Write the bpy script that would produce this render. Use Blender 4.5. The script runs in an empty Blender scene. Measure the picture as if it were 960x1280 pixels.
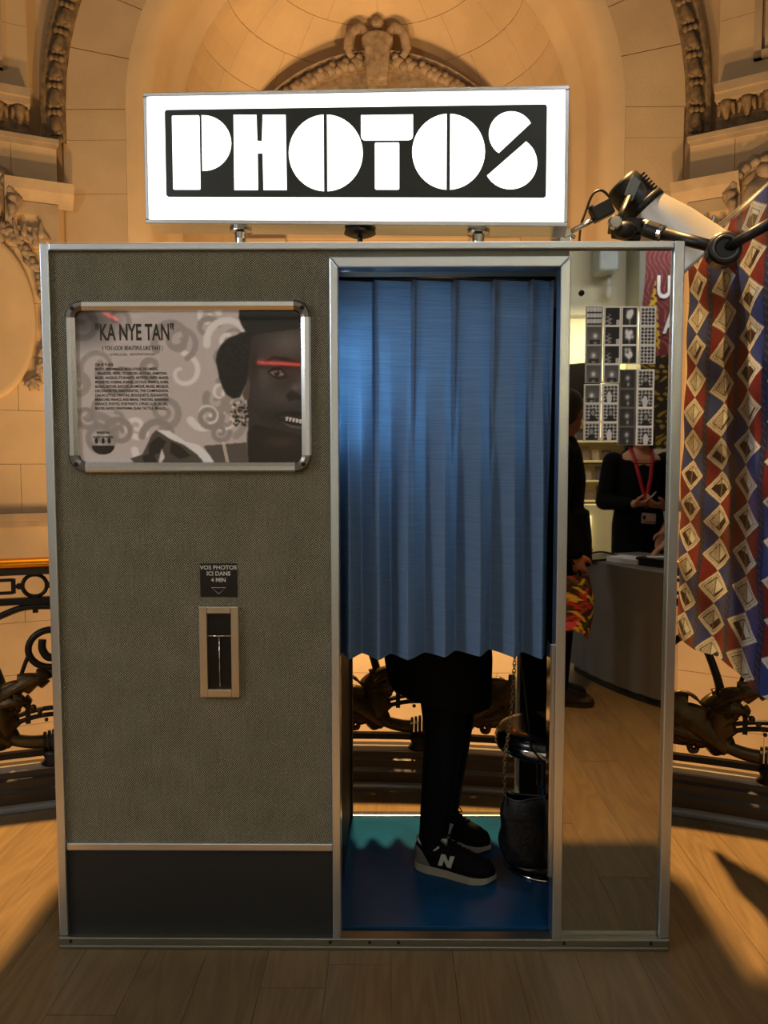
import bpy, bmesh, math, random
import numpy as np
from mathutils import Vector, Matrix, Euler
rnd = random.Random(7)
C = bpy.context.scene.collection
PI = math.pi
def rad(d): return d*PI/180

# ------------------------------------------------------------------ camera
CAM = Vector((0.0797, -2.1611, 1.3682)); YAW, PITCH, ROLL, F = -.0087, -.0672, -.0011, 1000.0
cam_data = bpy.data.cameras.new('camera'); cam = bpy.data.objects.new('camera', cam_data); C.objects.link(cam)
cam_data.sensor_fit = 'VERTICAL'; cam_data.sensor_height = 36.0; cam_data.lens = 36.0*F/1280.0
cam_data.clip_start = .02; cam_data.clip_end = 100
_fw = Vector((math.sin(YAW)*math.cos(PITCH), math.cos(YAW)*math.cos(PITCH), math.sin(PITCH)))
_rt = Vector((math.cos(YAW), -math.sin(YAW), 0)); _up = _rt.cross(_fw)
_r2 = math.cos(ROLL)*_rt+math.sin(ROLL)*_up; _u2 = -math.sin(ROLL)*_rt+math.cos(ROLL)*_up
M = Matrix((_r2, _u2, -_fw)).transposed().to_4x4(); M.translation = CAM
cam.matrix_world = M
bpy.context.scene.camera = cam
def ray(px, py): return _fw+_r2*((px-480)/F)-_u2*((py-640)/F)
def at(px, py, Y):
    d = ray(px, py); return CAM+d*((Y-CAM.y)/d.y)
def on_z(px, py, Z):
    d = ray(px, py); return CAM+d*((Z-CAM.z)/d.z)
def in_mirror(px, py, Y):            # real place of a thing seen in the mirror, Y metres in front of the booth
    p = at(px, py, Y); return Vector((p.x, -p.y, p.z))
def mirror_z(px, py, Z):
    p = on_z(px, py, Z); return Vector((p.x, -p.y, p.z))

# ------------------------------------------------------------------ world, view, lights
sc = bpy.context.scene
sc.view_settings.view_transform = 'Standard'; sc.view_settings.look = 'None'
sc.view_settings.exposure = 0.0; sc.view_settings.gamma = 1.0; sc.view_settings.use_curve_mapping = False
w = bpy.data.worlds.new('hall_air'); sc.world = w; w.use_nodes = True
w.node_tree.nodes['Background'].inputs[0].default_value = (1.0, .86, .68, 1)
w.node_tree.nodes['Background'].inputs[1].default_value = .10

def lamp(name, kind, loc, target, power, color, size=.2, size_y=None, spot=60, blend=.3):
    d = bpy.data.lights.new(name, kind); o = bpy.data.objects.new(name, d); C.objects.link(o)
    d.energy = power; d.color = color
    if kind == 'AREA':
        d.size = size
        if size_y: d.shape = 'RECTANGLE'; d.size_y = size_y
    else:
        d.shadow_soft_size = size
    if kind == 'SPOT': d.spot_size = rad(spot); d.spot_blend = blend
    o.location = loc
    o.rotation_euler = (Vector(target)-Vector(loc)).to_track_quat('-Z', 'Y').to_euler()
    return o
WARM = (1.0, .57, .20); WALLW = (1.0, .62, .28); WHITE = (.92, .96, 1.0)
lamp('dome_spot', 'SPOT', (-.11, 2.96, 11.5), (0, .9, 0), 18500, WARM, .22, spot=38, blend=1.0)
lamp('wall_uplight', 'SPOT', (-1.2, 1.7, -2.0), (.2, 5.4, 4.7), 840, WALLW, .14, spot=88, blend=.9)
lamp('wall_uplight', 'SPOT', (1.2, 1.7, -2.0), (-.2, 5.4, 4.7), 840, WALLW, .14, spot=88, blend=.9)
lamp('lower_wall_fill', 'AREA', (0, 2.0, -3.4), (0, 5, -1.4), 190, WALLW, 2.6, .5)  # added fill for the lower wall, no known lamp there
lamp('niche_spot', 'SPOT', (1.5, 3.2, 2.6), (-.75, 6.9, 5.8), 250, WALLW, .1, spot=38, blend=.9)
lamp('front_wall_fill', 'AREA', (-1.5, -3.6, 3.9), (-2.6, -7, 2.0), 105, WHITE, 3.0, .5)  # added fill: brightens the front wall so it lights the booth
lamp('front_wall_fill', 'AREA', (2.9, -4.4, 3.9), (2.6, -7, 2.2), 70, WHITE, 2.0, .4)  # second added fill on the front wall
lamp('room_fill', 'AREA', (-4.0, -2.4, 3.0), (.1, 0, 1.2), 58, WHITE, 1.0)  # added key light from the left, brings out the curtain pleats
lamp('room_fill', 'AREA', (.7, -2.1, 3.9), (1.8, -2.6, .6), 22, WHITE, .5)  # added fill to brighten the desk
lamp('shelf_fill', 'AREA', (2.5, -6.35, 2.9), (2.5, -6.9, 1.0), 75, (1, .86, .52), 1.5, .1)  # added fill to brighten the cream shelves

# ------------------------------------------------------------------ materials
def lin(c):
    def f(x):
        x /= 255.0
        return x/12.92 if x <= .04045 else ((x+.055)/1.055)**2.4
    return (f(c[0]), f(c[1]), f(c[2]), 1)
def new_mat(name):
    m = bpy.data.materials.new(name); m.use_nodes = True
    nt = m.node_tree; return m, nt, nt.nodes['Principled BSDF'], nt.nodes.new
def link(nt, a, b): nt.links.new(a, b)
def mat(name, col, rough=.6, metal=0.0, var=.12, scale=8.0, bump=0.0, bump_scale=60.0, spec=None, stretch=None, coat=0):
    m, nt, b, N = new_mat(name)
    c = lin(col) if max(col[:3]) > 1.5 else tuple(col)+(1,)
    b.inputs['Roughness'].default_value = rough; b.inputs['Metallic'].default_value = metal
    if spec is not None: b.inputs['Specular IOR Level'].default_value = spec
    if coat: b.inputs['Coat Weight'].default_value = coat; b.inputs['Coat Roughness'].default_value = .08
    tc = N('ShaderNodeTexCoord'); mp = N('ShaderNodeMapping'); link(nt, tc.outputs['Object'], mp.inputs['Vector'])
    if stretch: mp.inputs['Scale'].default_value = stretch
    nz = N('ShaderNodeTexNoise'); nz.inputs['Scale'].default_value = scale; nz.inputs['Detail'].default_value = 5
    link(nt, mp.outputs[0], nz.inputs['Vector'])
    rp = N('ShaderNodeValToRGB'); e = rp.color_ramp.elements
    e[0].position = .3; e[1].position = .72
    e[0].color = tuple(x*(1-var) for x in c[:3])+(1,); e[1].color = tuple(min(1, x*(1+var)) for x in c[:3])+(1,)
    link(nt, nz.outputs['Fac'], rp.inputs['Fac']); link(nt, rp.outputs['Color'], b.inputs['Base Color'])
    if bump:
        n2 = N('ShaderNodeTexNoise'); n2.inputs['Scale'].default_value = bump_scale; n2.inputs['Detail'].default_value = 4
        link(nt, mp.outputs[0], n2.inputs['Vector'])
        bp = N('ShaderNodeBump'); bp.inputs['Strength'].default_value = bump; bp.inputs['Distance'].default_value = .01
        link(nt, n2.outputs['Fac'], bp.inputs['Height']); link(nt, bp.outputs[0], b.inputs['Normal'])
    return m
def emit(name, col, strength):
    m, nt, b, N = new_mat(name)
    c = lin(col) if max(col) > 1.5 else tuple(col)+(1,)
    b.inputs['Base Color'].default_value = c; b.inputs['Roughness'].default_value = .3
    b.inputs['Emission Color'].default_value = c; b.inputs['Emission Strength'].default_value = strength
    return m
def print_mat(name, rough=.35, spec=.5):            # flat print held in a colour attribute of the sheet
    m, nt, b, N = new_mat(name)
    a = N('ShaderNodeAttribute'); a.attribute_name = 'Col'
    nz = N('ShaderNodeTexNoise'); nz.inputs['Scale'].default_value = 400
    mx = N('ShaderNodeMix'); mx.data_type = 'RGBA'; mx.blend_type = 'MULTIPLY'; mx.inputs['Factor'].default_value = .15
    link(nt, a.outputs['Color'], mx.inputs['A']); link(nt, nz.outputs['Color'], mx.inputs['B'])
    link(nt, mx.outputs['Result'], b.inputs['Base Color'])
    b.inputs['Roughness'].default_value = rough; b.inputs['Specular IOR Level'].default_value = spec
    return m
def brushed(name, col, rough=.32):
    m = mat(name, col, rough, 1.0, var=.07, scale=3, bump=.02, bump_scale=120, stretch=(1, 1, .12))
    return m
ALU = brushed('aluminium_trim', (214, 226, 240), .30)
ALU2 = brushed('aluminium_frame', (222, 228, 234), .24)
CHROME = mat('chrome', (200, 200, 200), .12, 1.0, var=.03)
GREYP = mat('grey_plastic', (86, 86, 84), .4, .2)
BLACK = mat('black_plastic', (16, 16, 16), .42, 0, bump=.05)
BLACKM = mat('black_laminate', (25, 29, 31), .5, 0, var=.08, bump=.08, bump_scale=180)
INNER = mat('booth_interior_black', (9, 9, 10), .6, spec=.2)
SCREW = mat('screw', (30, 28, 26), .5, .6)

def weave_mat():
    m, nt, b, N = new_mat('woven_screen_fabric')
    tc = N('ShaderNodeTexCoord'); sp = N('ShaderNodeSeparateXYZ'); link(nt, tc.outputs['Object'], sp.inputs[0])
    def math_(op, a, bv):
        n = N('ShaderNodeMath'); n.operation = op
        for i, v in enumerate((a, bv)):
            if v is None: continue
            if isinstance(v, (int, float)): n.inputs[i].default_value = v
            else: link(nt, v, n.inputs[i])
        return n.outputs[0]
    p = 2*PI/.0066
    sx = math_('SINE', math_('MULTIPLY', sp.outputs['X'], p), None); sz = math_('SINE', math_('MULTIPLY', sp.outputs['Z'], p), None)
    pr = math_('MULTIPLY', sx, sz)
    nz = N('ShaderNodeTexNoise'); nz.inputs['Scale'].default_value = 160; link(nt, tc.outputs['Object'], nz.inputs['Vector'])
    nb = N('ShaderNodeTexNoise'); nb.inputs['Scale'].default_value = 9; link(nt, tc.outputs['Object'], nb.inputs['Vector'])
    mp = N('ShaderNodeMapping'); mp.inputs['Scale'].default_value = (240, 240, 12); link(nt, tc.outputs['Object'], mp.inputs['Vector'])
    nv = N('ShaderNodeTexNoise'); nv.inputs['Scale'].default_value = 1; link(nt, mp.outputs[0], nv.inputs['Vector'])
    v = math_('ADD', math_('MULTIPLY', pr, .75), .5)
    v = math_('ADD', v, math_('MULTIPLY', math_('SUBTRACT', nz.outputs['Fac'], .5), .5))
    v = math_('ADD', v, math_('MULTIPLY', math_('SUBTRACT', nb.outputs['Fac'], .5), .25))
    v = math_('ADD', v, math_('MULTIPLY', math_('SUBTRACT', nv.outputs['Fac'], .5), .3))
    rp = N('ShaderNodeValToRGB'); e = rp.color_ramp.elements
    e[0].position = .2; e[0].color = lin((36, 37, 33)); e[1].position = .95; e[1].color = lin((176, 172, 146))
    k = e.new(.55); k.color = lin((95, 94, 80))
    link(nt, v, rp.inputs['Fac']); link(nt, rp.outputs[0], b.inputs['Base Color'])
    bp = N('ShaderNodeBump'); bp.inputs['Strength'].default_value = .5; bp.inputs['Distance'].default_value = .002
    link(nt, v, bp.inputs['Height']); link(nt, bp.outputs[0], b.inputs['Normal'])
    b.inputs['Roughness'].default_value = .75; b.inputs['Specular IOR Level'].default_value = .25
    return m
WEAVE = weave_mat()

def wood_mat():
    m, nt, b, N = new_mat('oak_plank')
    tc = N('ShaderNodeTexCoord'); oi = N('ShaderNodeObjectInfo')
    ad = N('ShaderNodeVectorMath'); ad.operation = 'ADD'; link(nt, tc.outputs['Object'], ad.inputs[0])
    sc_ = N('ShaderNodeVectorMath'); sc_.operation = 'SCALE'; sc_.inputs[0].default_value = (13.1, 7.3, 3.7); link(nt, oi.outputs['Random'], sc_.inputs['Scale'])
    link(nt, sc_.outputs[0], ad.inputs[1])
    mp = N('ShaderNodeMapping'); mp.inputs['Scale'].default_value = (7.5, .85, 1); link(nt, ad.outputs[0], mp.inputs['Vector'])
    wv = N('ShaderNodeTexNoise'); wv.inputs['Scale'].default_value = 1.0; wv.inputs['Detail'].default_value = 2; wv.inputs['Distortion'].default_value = .6
    link(nt, mp.outputs[0], wv.inputs['Vector'])
    mu = N('ShaderNodeMath'); mu.operation = 'MULTIPLY'; mu.inputs[1].default_value = 62; link(nt, wv.outputs['Fac'], mu.inputs[0])
    si = N('ShaderNodeMath'); si.operation = 'SINE'; link(nt, mu.outputs[0], si.inputs[0])
    mp2 = N('ShaderNodeMapping'); mp2.inputs['Scale'].default_value = (160, 5, 1); link(nt, ad.outputs[0], mp2.inputs['Vector'])
    fi = N('ShaderNodeTexNoise'); fi.inputs['Scale'].default_value = 1; fi.inputs['Detail'].default_value = 3; link(nt, mp2.outputs[0], fi.inputs['Vector'])
    a1 = N('ShaderNodeMath'); a1.operation = 'MULTIPLY_ADD'; a1.inputs[1].default_value = .10; a1.inputs[2].default_value = .2; link(nt, si.outputs[0], a1.inputs[0])
    a2 = N('ShaderNodeMath'); a2.operation = 'MULTIPLY_ADD'; a2.inputs[1].default_value = .5; link(nt, fi.outputs['Fac'], a2.inputs[0]); link(nt, a1.outputs[0], a2.inputs[2])
    a3 = N('ShaderNodeMath'); a3.operation = 'MULTIPLY_ADD'; a3.inputs[1].default_value = .22; link(nt, oi.outputs['Random'], a3.inputs[0]); link(nt, a2.outputs[0], a3.inputs[2])
    rp = N('ShaderNodeValToRGB'); e = rp.color_ramp.elements
    e[0].position = .2; e[0].color = lin((86, 69, 45)); e[1].position = 1.0; e[1].color = lin((124, 102, 70))
    link(nt, a3.outputs[0], rp.inputs['Fac']); link(nt, rp.outputs[0], b.inputs['Base Color'])
    bp = N('ShaderNodeBump'); bp.inputs['Strength'].default_value = .12; bp.inputs['Distance'].default_value = .003
    link(nt, fi.outputs['Fac'], bp.inputs['Height']); link(nt, bp.outputs[0], b.inputs['Normal'])
    b.inputs['Roughness'].default_value = .42; b.inputs['Specular IOR Level'].default_value = .4
    return m
WOOD = wood_mat()
WOODBASE = mat('oak_floor_base', (110, 80, 50), .6)
STONE = mat('limestone', (200, 172, 132), .85, var=.10, scale=2.3, bump=.15, bump_scale=30)
STONE2 = mat('limestone_niche', (206, 178, 138), .85, var=.10, scale=1.7, bump=.15, bump_scale=30)
CARVED = mat('carved_stone_mottled', (150, 130, 106), .9, var=.35, scale=14, bump=.3, bump_scale=40)  # mottled grey-brown, darker than the plain limestone
MOULD = mat('moulding_stone', (172, 150, 120), .85, var=.15, scale=5, bump=.15)
GARL = mat('garland_stone_dark', (122, 100, 70), .85, var=.5, scale=16, bump=.3)
IRON = mat('wrought_iron', (26, 25, 23), .45, .5, var=.2, scale=20, bump=.1)
BRONZE = mat('patinated_bronze', (74, 60, 36), .42, .75, var=.45, scale=12, bump=.2, bump_scale=50)
BRASS = mat('brass_handrail', (226, 152, 40), .2, 1.0, var=.08)
DARKWOOD = mat('dark_plinth', (40, 33, 26), .42, 0, var=.2, scale=6)
LEDGE = mat('grey_marble_ledge', (112, 113, 112), .3, 0, var=.12, scale=9)
WHITEWALL = mat('painted_wall', (208, 202, 180), .8, var=.03, bump=.05)
GREYWALL = mat('grey_painted_wall', (150, 150, 140), .8, var=.03)
CEIL = mat('ceiling_paint', (225, 220, 205), .9, var=.02)

# ------------------------------------------------------------------ mesh helpers
class MB:
    def __init__(s): s.v = []; s.f = []
    def add(s, vs, fs):
        o = len(s.v); s.v += [tuple(p) for p in vs]; s.f += [tuple(i+o for i in f) for f in fs]; return s
    def box(s, x0, x1, y0, y1, z0, z1, fn=None):
        vs = [(x, y, z) for z in (z0, z1) for y in (y0, y1) for x in (x0, x1)]
        if fn: vs = [fn(*p) for p in vs]
        return s.add(vs, [(0, 2, 3, 1), (4, 5, 7, 6), (0, 1, 5, 4), (2, 6, 7, 3), (0, 4, 6, 2), (1, 3, 7, 5)])
    def obox(s, c, ax, ay, az):                      # oriented box: centre and three half-axis vectors
        c, ax, ay, az = map(Vector, (c, ax, ay, az))
        return s.box(-1, 1, -1, 1, -1, 1, lambda x, y, z: c+ax*x+ay*y+az*z)
    def tube(s, pts, r, n=8, closed=False, flat=None):
        pts = [Vector(p) for p in pts]; k = len(pts)
        rs = r if isinstance(r, (list, tuple)) else [r]*k
        vs = []; prev = None
        for i, p in enumerate(pts):
            if closed: t = pts[(i+1) % k]-pts[i-1]
            else: t = pts[min(i+1, k-1)]-pts[max(i-1, 0)]
            if t.length < 1e-9: t = Vector((0, 0, 1))
            t.normalize()
            if prev is None:
                a = Vector((0, 0, 1)) if abs(t.z) < .9 else Vector((0, 1, 0))
                u = a.cross(t).normalized()
            else:
                u = (prev-t*prev.dot(t))
                u = u.normalized() if u.length > 1e-6 else t.orthogonal().normalized()
            prev = u; wv = t.cross(u)
            for j in range(n):
                a = 2*PI*j/n; fx = flat if flat else 1
                vs.append(p+(u*math.cos(a)+wv*math.sin(a)*fx)*rs[i])
        fs = []
        for i in range(k if closed else k-1):
            for j in range(n):
                a = i*n+j; b = i*n+(j+1) % n; c = ((i+1) % k)*n+(j+1) % n; d = ((i+1) % k)*n+j
                fs.append((a, b, c, d))
        if not closed: fs += [tuple(range(n-1, -1, -1)), tuple(range((k-1)*n, k*n))]
        return s.add(vs, fs)
    def lathe(s, prof, o=(0, 0, 0), axis=(0, 0, 1), n=24, cap=True):
        o = Vector(o); ax = Vector(axis).normalized(); u = ax.orthogonal().normalized(); v = ax.cross(u)
        vs = [o+ax*h+(u*math.cos(2*PI*j/n)+v*math.sin(2*PI*j/n))*r for r, h in prof for j in range(n)]
        fs = [(i*n+j, i*n+(j+1) % n, (i+1)*n+(j+1) % n, (i+1)*n+j) for i in range(len(prof)-1) for j in range(n)]
        if cap: fs += [tuple(range(n-1, -1, -1)), tuple(range((len(prof)-1)*n, len(prof)*n))]
        return s.add(vs, fs)
    def prism(s, poly, fn, w0, w1):                  # poly in (u, v), fn(u, v, w) -> xyz
        k = len(poly)
        vs = [fn(u, v, w0) for u, v in poly]+[fn(u, v, w1) for u, v in poly]
        return s.add(vs, [tuple(range(k-1, -1, -1)), tuple(range(k, 2*k))]+[(i, (i+1) % k, k+(i+1) % k, k+i) for i in range(k)])
    def grid(s, fn, nu, nv, wrap=False):
        vs = [fn(i/(nu if wrap else nu-1), j/(nv-1)) for j in range(nv) for i in range(nu)]
        fs = []
        for j in range(nv-1):
            for i in range(nu if wrap else nu-1):
                a = j*nu+i; b = j*nu+(i+1) % nu; fs.append((a, b, b+nu, a+nu))
        return s.add(vs, fs)
    def ell(s, c, r, n=16, m=10, rot=None):
        c = Vector(c); R = rot or Matrix.Identity(3); r = (r, r, r) if isinstance(r, (int, float)) else r
        vs = []
        for j in range(1, m):
            t = PI*j/m
            for i in range(n):
                a = 2*PI*i/n; vs.append(c+R@Vector((r[0]*math.sin(t)*math.cos(a), r[1]*math.sin(t)*math.sin(a), r[2]*math.cos(t))))
        top = len(vs); vs.append(c+R@Vector((0, 0, r[2]))); vs.append(c-R@Vector((0, 0, r[2])))
        fs = [(top, i, (i+1) % n) for i in range(n)]
        for j in range(m-2):
            fs += [(j*n+i, (j+1)*n+i, (j+1)*n+(i+1) % n, j*n+(i+1) % n) for i in range(n)]
        b = (m-2)*n; fs += [(top+1, b+(i+1) % n, b+i) for i in range(n)]
        return s.add(vs, fs)
    def cap(s, a, b, r0, r1, n=12):                  # tapered limb with round ends
        a, b = Vector(a), Vector(b); L = (b-a).length; pr = []
        for i in range(5):
            t = PI/2*i/4; pr.append((max(1e-4, r0*math.sin(t)), -r0*math.cos(t)))
        for i in range(5):
            t = PI/2*i/4; pr.append((max(1e-4, r1*math.cos(t)), L+r1*math.sin(t)))
        return s.lathe(pr, a, (b-a) if L > 1e-6 else (0, 0, 1), n)

def mesh(name, mb):
    me = bpy.data.meshes.new(name); me.from_pydata(mb.v, [], mb.f); me.update()
    bm = bmesh.new(); bm.from_mesh(me); bmesh.ops.recalc_face_normals(bm, faces=bm.faces); bm.to_mesh(me); bm.free()
    return me
def world_of(o):
    return world_of(o.parent) @ o.matrix_parent_inverse @ o.matrix_basis if o.parent else o.matrix_basis.copy()
def link_to(o, parent):
    C.objects.link(o)
    if parent is not None: o.parent = parent; o.matrix_parent_inverse = world_of(parent).inverted()
    return o
def obj(name, mb, m, parent=None, smooth=False, bevel=0, seg=2, label=None, solid=0, local=False, subsurf=0):
    me = mesh(name, mb) if isinstance(mb, MB) else mb
    for x in (m if isinstance(m, (list, tuple)) else [m]): me.materials.append(x)
    if smooth: me.polygons.foreach_set('use_smooth', [True]*len(me.polygons))
    o = bpy.data.objects.new(name, me)
    if local and parent is not None: C.objects.link(o); o.parent = parent
    else: link_to(o, parent)
    if solid: s = o.modifiers.new('thickness', 'SOLIDIFY'); s.thickness = solid; s.offset = 0
    if bevel: b = o.modifiers.new('bevel', 'BEVEL'); b.width = bevel; b.segments = seg; b.limit_method = 'ANGLE'; b.angle_limit = rad(40)
    if subsurf: q = o.modifiers.new('sub', 'SUBSURF'); q.levels = q.render_levels = subsurf
    if label: o['label'] = label
    return o
def tag(o, label, cat, group=None):
    o['label'] = label; o['category'] = cat
    if group: o['group'] = group
    return o
def thing(name, label, cat, loc=(0, 0, 0), rotz=0, group=None):
    o = bpy.data.objects.new(name, None); C.objects.link(o); o.location = loc; o.rotation_euler = (0, 0, rotz)
    o.empty_display_size = .1
    return tag(o, label, cat, group)
def struct(name, mb, m, **k):
    o = obj(name, mb, m, **k); o['kind'] = 'structure'; return o
def box(x0, x1, y0, y1, z0, z1): return MB().box(x0, x1, y0, y1, z0, z1)
def text_mb(s, size, fn, align='LEFT', sx=1.0, bold=0.0, space=1.0):      # flat lettering laid through fn(u, v)
    cu = bpy.data.curves.new('lettering', 'FONT'); cu.body = s; cu.size = size; cu.align_x = align; cu.offset = bold; cu.space_character = space
    cu.resolution_u = 3
    o = bpy.data.objects.new('lettering', cu); C.objects.link(o)
    bpy.context.view_layer.update()
    me = bpy.data.meshes.new_from_object(o.evaluated_get(bpy.context.evaluated_depsgraph_get()))
    mb = MB(); mb.add([fn(v.co.x*sx, v.co.y) for v in me.vertices], [tuple(p.vertices) for p in me.polygons])
    bpy.data.objects.remove(o); bpy.data.curves.remove(cu); bpy.data.meshes.remove(me)
    return mb
def colour_sheet(name, fn, nu, nv, cols, m, parent=None):                  # a sheet whose print is cols[nv, nu, 3] (sRGB 0-255)
    mb = MB().grid(fn, nu, nv)
    me = bpy.data.meshes.new(name); me.from_pydata(mb.v, [], mb.f); me.update()
    a = me.color_attributes.new('Col', 'FLOAT_COLOR', 'POINT')
    x = np.clip(cols.reshape(-1, 3)/255.0, 0, 1); x = np.where(x <= .04045, x/12.92, ((x+.055)/1.055)**2.4)
    a.data.foreach_set('color', np.concatenate([x, np.ones((len(x), 1))], 1).astype(np.float32).ravel())
    return obj(name, me, m, parent, smooth=True)
def inpoly(X, Y, poly):
    r = np.zeros(X.shape, bool); n = len(poly)
    for i in range(n):
        x0, y0 = poly[i]; x1, y1 = poly[(i+1) % n]
        if y0 == y1: continue
        c = ((y0 > Y) != (y1 > Y)) & (X < (x1-x0)*(Y-y0)/(y1-y0)+x0); r ^= c
    return r
def catmull(pts, n=8):
    P = [Vector(p) for p in pts]; out = []
    for i in range(len(P)-1):
        p0 = P[max(i-1, 0)]; p1 = P[i]; p2 = P[i+1]; p3 = P[min(i+2, len(P)-1)]
        for k in range(n):
            t = k/n
            out.append(.5*((2*p1)+(p2-p0)*t+(2*p0-5*p1+4*p2-p3)*t*t+(3*p1-p0-3*p2+p3)*t**3))
    out.append(P[-1]); return out
# ------------------------------------------------------------------ the balcony floor, curved edge over the stairwell
BC = Vector((-.104, -2.575)); BR = 3.66
def edge_y(x):
    d = BR*BR-(x-BC.x)**2
    return BC.y+math.sqrt(d) if d > 0 else BC.y
def B(s_, z, off=0.0):                               # along the balustrade: arc length, height, offset outward
    a = s_/BR; r = BR+off
    return Vector((BC.x+r*math.sin(a), BC.y+r*math.cos(a), z))
fl = MB()
outer = [(x, edge_y(x)-.004) for x in [-3.4+.2*i for i in range(35)] if edge_y(x) > BC.y]
fl.prism([(-5.5, -7), (5.5, -7), (5.5, -2.3), (3.5, -2.3)]+[p for p in reversed(outer)]+[(-3.4, -2.3), (-5.5, -2.3)], lambda u, v, w_: (u, v, w_), -.30, -.016)
floor = struct('floor', fl, WOODBASE)
pw = .17; k = 0
for i in range(34):
    x0 = -2.3+i*pw; x1 = x0+pw-.001
    y = -6.4-rnd.random()*1.3
    while True:
        L = 1.5+rnd.random()*.7; y1 = y+L
        top0, top1 = edge_y(x0)-.03, edge_y(x1)-.03
        last = y1 > min(top0, top1)-.25
        if last: ya, yb = top0, top1
        else: ya = yb = y1-.0025
        if max(ya, yb)-y > .1 and y > -7.8:
            cx, cy = (x0+x1)/2, (y+min(ya, yb))/2; dz = rnd.uniform(-.0006, .0006)
            p = MB().prism([(x0-cx, y-cy), (x1-cx, y-cy), (x1-cx, yb-cy), (x0-cx, ya-cy)], lambda u, v, w_: (u, v, w_), -.016, 0)
            o = obj('oak_plank', p, WOOD, floor, local=True); o.location = (cx, cy, dz)
        y = y1
        if last: break
# curb of the balcony: dark plinth with a grey stone ledge
def band(s0, s1, prof, n=60):                        # profile of (off, z) swept along the arc
    mb = MB(); k = len(prof)
    for i in range(n+1):
        s_ = s0+(s1-s0)*i/n
        mb.v += [tuple(B(s_, z, o)) for o, z in prof]
    for i in range(n):
        for j in range(k):
            a = i*k+j; b = i*k+(j+1) % k; mb.f.append((a, b, b+k, a+k))
    mb.f += [tuple(range(k)), tuple(range(n*k, n*k+k))]
    return mb
S0, S1 = -3.0, 3.0
struct('trim_1', band(S0, S1, [(-.022, .0), (-.022, .012), (-.014, .02), (-.014, .03), (.16, .03), (.16, .0)]), LEDGE)
struct('trim_2', band(S0, S1, [(-.015, .03), (-.015, .075), (0, .088), (0, .118), (.014, .128), (.014, .15), (.13, .15), (.13, .03)]), DARKWOOD)
struct('trim_3', band(S0, S1, [(.012, .15), (.018, .155), (.08, .155), (.085, .15)]), LEDGE)
struct('balcony_slab', band(S0-.4, S1+.4, [(-.02, -.02), (.2, -.02), (.24, -.1), (.2, -.16), (.2, -.3), (-.02, -.3)]), MOULD)

# ------------------------------------------------------------------ far wall of the stair hall: niche arch, piers
WY = 5.0; AX, AZ, RO, RI = -.06, 4.4, 2.17, 1.83
XL, XR = -2.78, 2.62                                  # where the piers start
def arcpts(r, a0, a1, n): return [(AX+r*math.cos(a0+(a1-a0)*i/n), AZ+r*math.sin(a0+(a1-a0)*i/n)) for i in range(n+1)]
wm = MB(); WT = 8.2
front = lambda u, v, w_: (u, WY+w_, v)
arch = arcpts(RO, PI, 0, 32)
NB = .9
wm.prism([(XL-.5, NB), (AX-RO, NB)]+arch[:17]+[(AX, WT), (XL-.5, WT)], front, .02, .42)
wm.prism([(XR+.5, NB), (XR+.5, WT), (AX, WT)]+arch[16:]+[(AX+RO, NB)], front, .02, .42)
wm.prism([(XL-.5, -4.2), (XR+.5, -4.2), (XR+.5, NB), (XL-.5, NB)], front, .02, .42)
wall = struct('wall_back', wm, STONE)
# splayed reveal of the arch
rv = MB(); prof = [(RO, .0), (RO-.10, .025), (RO-.17, .07), (RO-.20, .14), (RO-.23, .38), (RO-.25, .44), (RI+.02, .5), (RI, .56)]
path = [(PI, NB)]+[(PI-PI*i/40, None) for i in range(41)]+[(0, NB)]
for a, zb in path:
    for r, y in prof: rv.v.append((AX+r*math.cos(a), WY+y, zb if zb is not None else AZ+r*math.sin(a)))
K = len(prof)
for i in range(len(path)-1):
    for j in range(K-1): rv.f.append((i*K+j, i*K+j+1, (i+1)*K+j+1, (i+1)*K+j))
struct('arch_reveal', rv, STONE2, smooth=True)
# dressed stones of the flat face, set proud with recessed joints
g = .0018
for sx, (xa, xb) in enumerate(((XL, AX-RO), (AX+RO, XR))):
    z = NB+.02
    while z < AZ-.2:
        h = .46 if z+.46 < AZ-.2 else AZ-z
        obj('stone_block', MB().prism([(xa+g, z+g), (xb-g, z+g), (xb-g, z+h-g), (xa+g, z+h-g)], front, 0, .03), STONE, wall)
        z += h
for i in range(16):
    a0, a1 = PI*i/16, PI*(i+1)/16; ro = 2.69
    pl = [(AX+r*math.cos(a), AZ+r*math.sin(a)) for r, a in [(RO, a0+.002), (RO, (a0+a1)/2), (RO, a1-.002), (ro, a1-.0015), (ro, (a0+a1)/2), (ro, a0+.0015)]]
    obj('stone_block', MB().prism(pl, front, 0, .03), STONE, wall)
for j in range(9):
    z = NB-.46*(j+1)-.1
    for i in range(5):
        x0 = XL+(XR-XL)*i/5-(.5 if j % 2 else 0); x1 = x0+(XR-XL)/5
        obj('stone_block', MB().prism([(x0+g, z+g), (x1-g, z+g), (x1-g, z+.46-g), (x0+g, z+.46-g)], front, 0, .03), STONE, wall)
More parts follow.
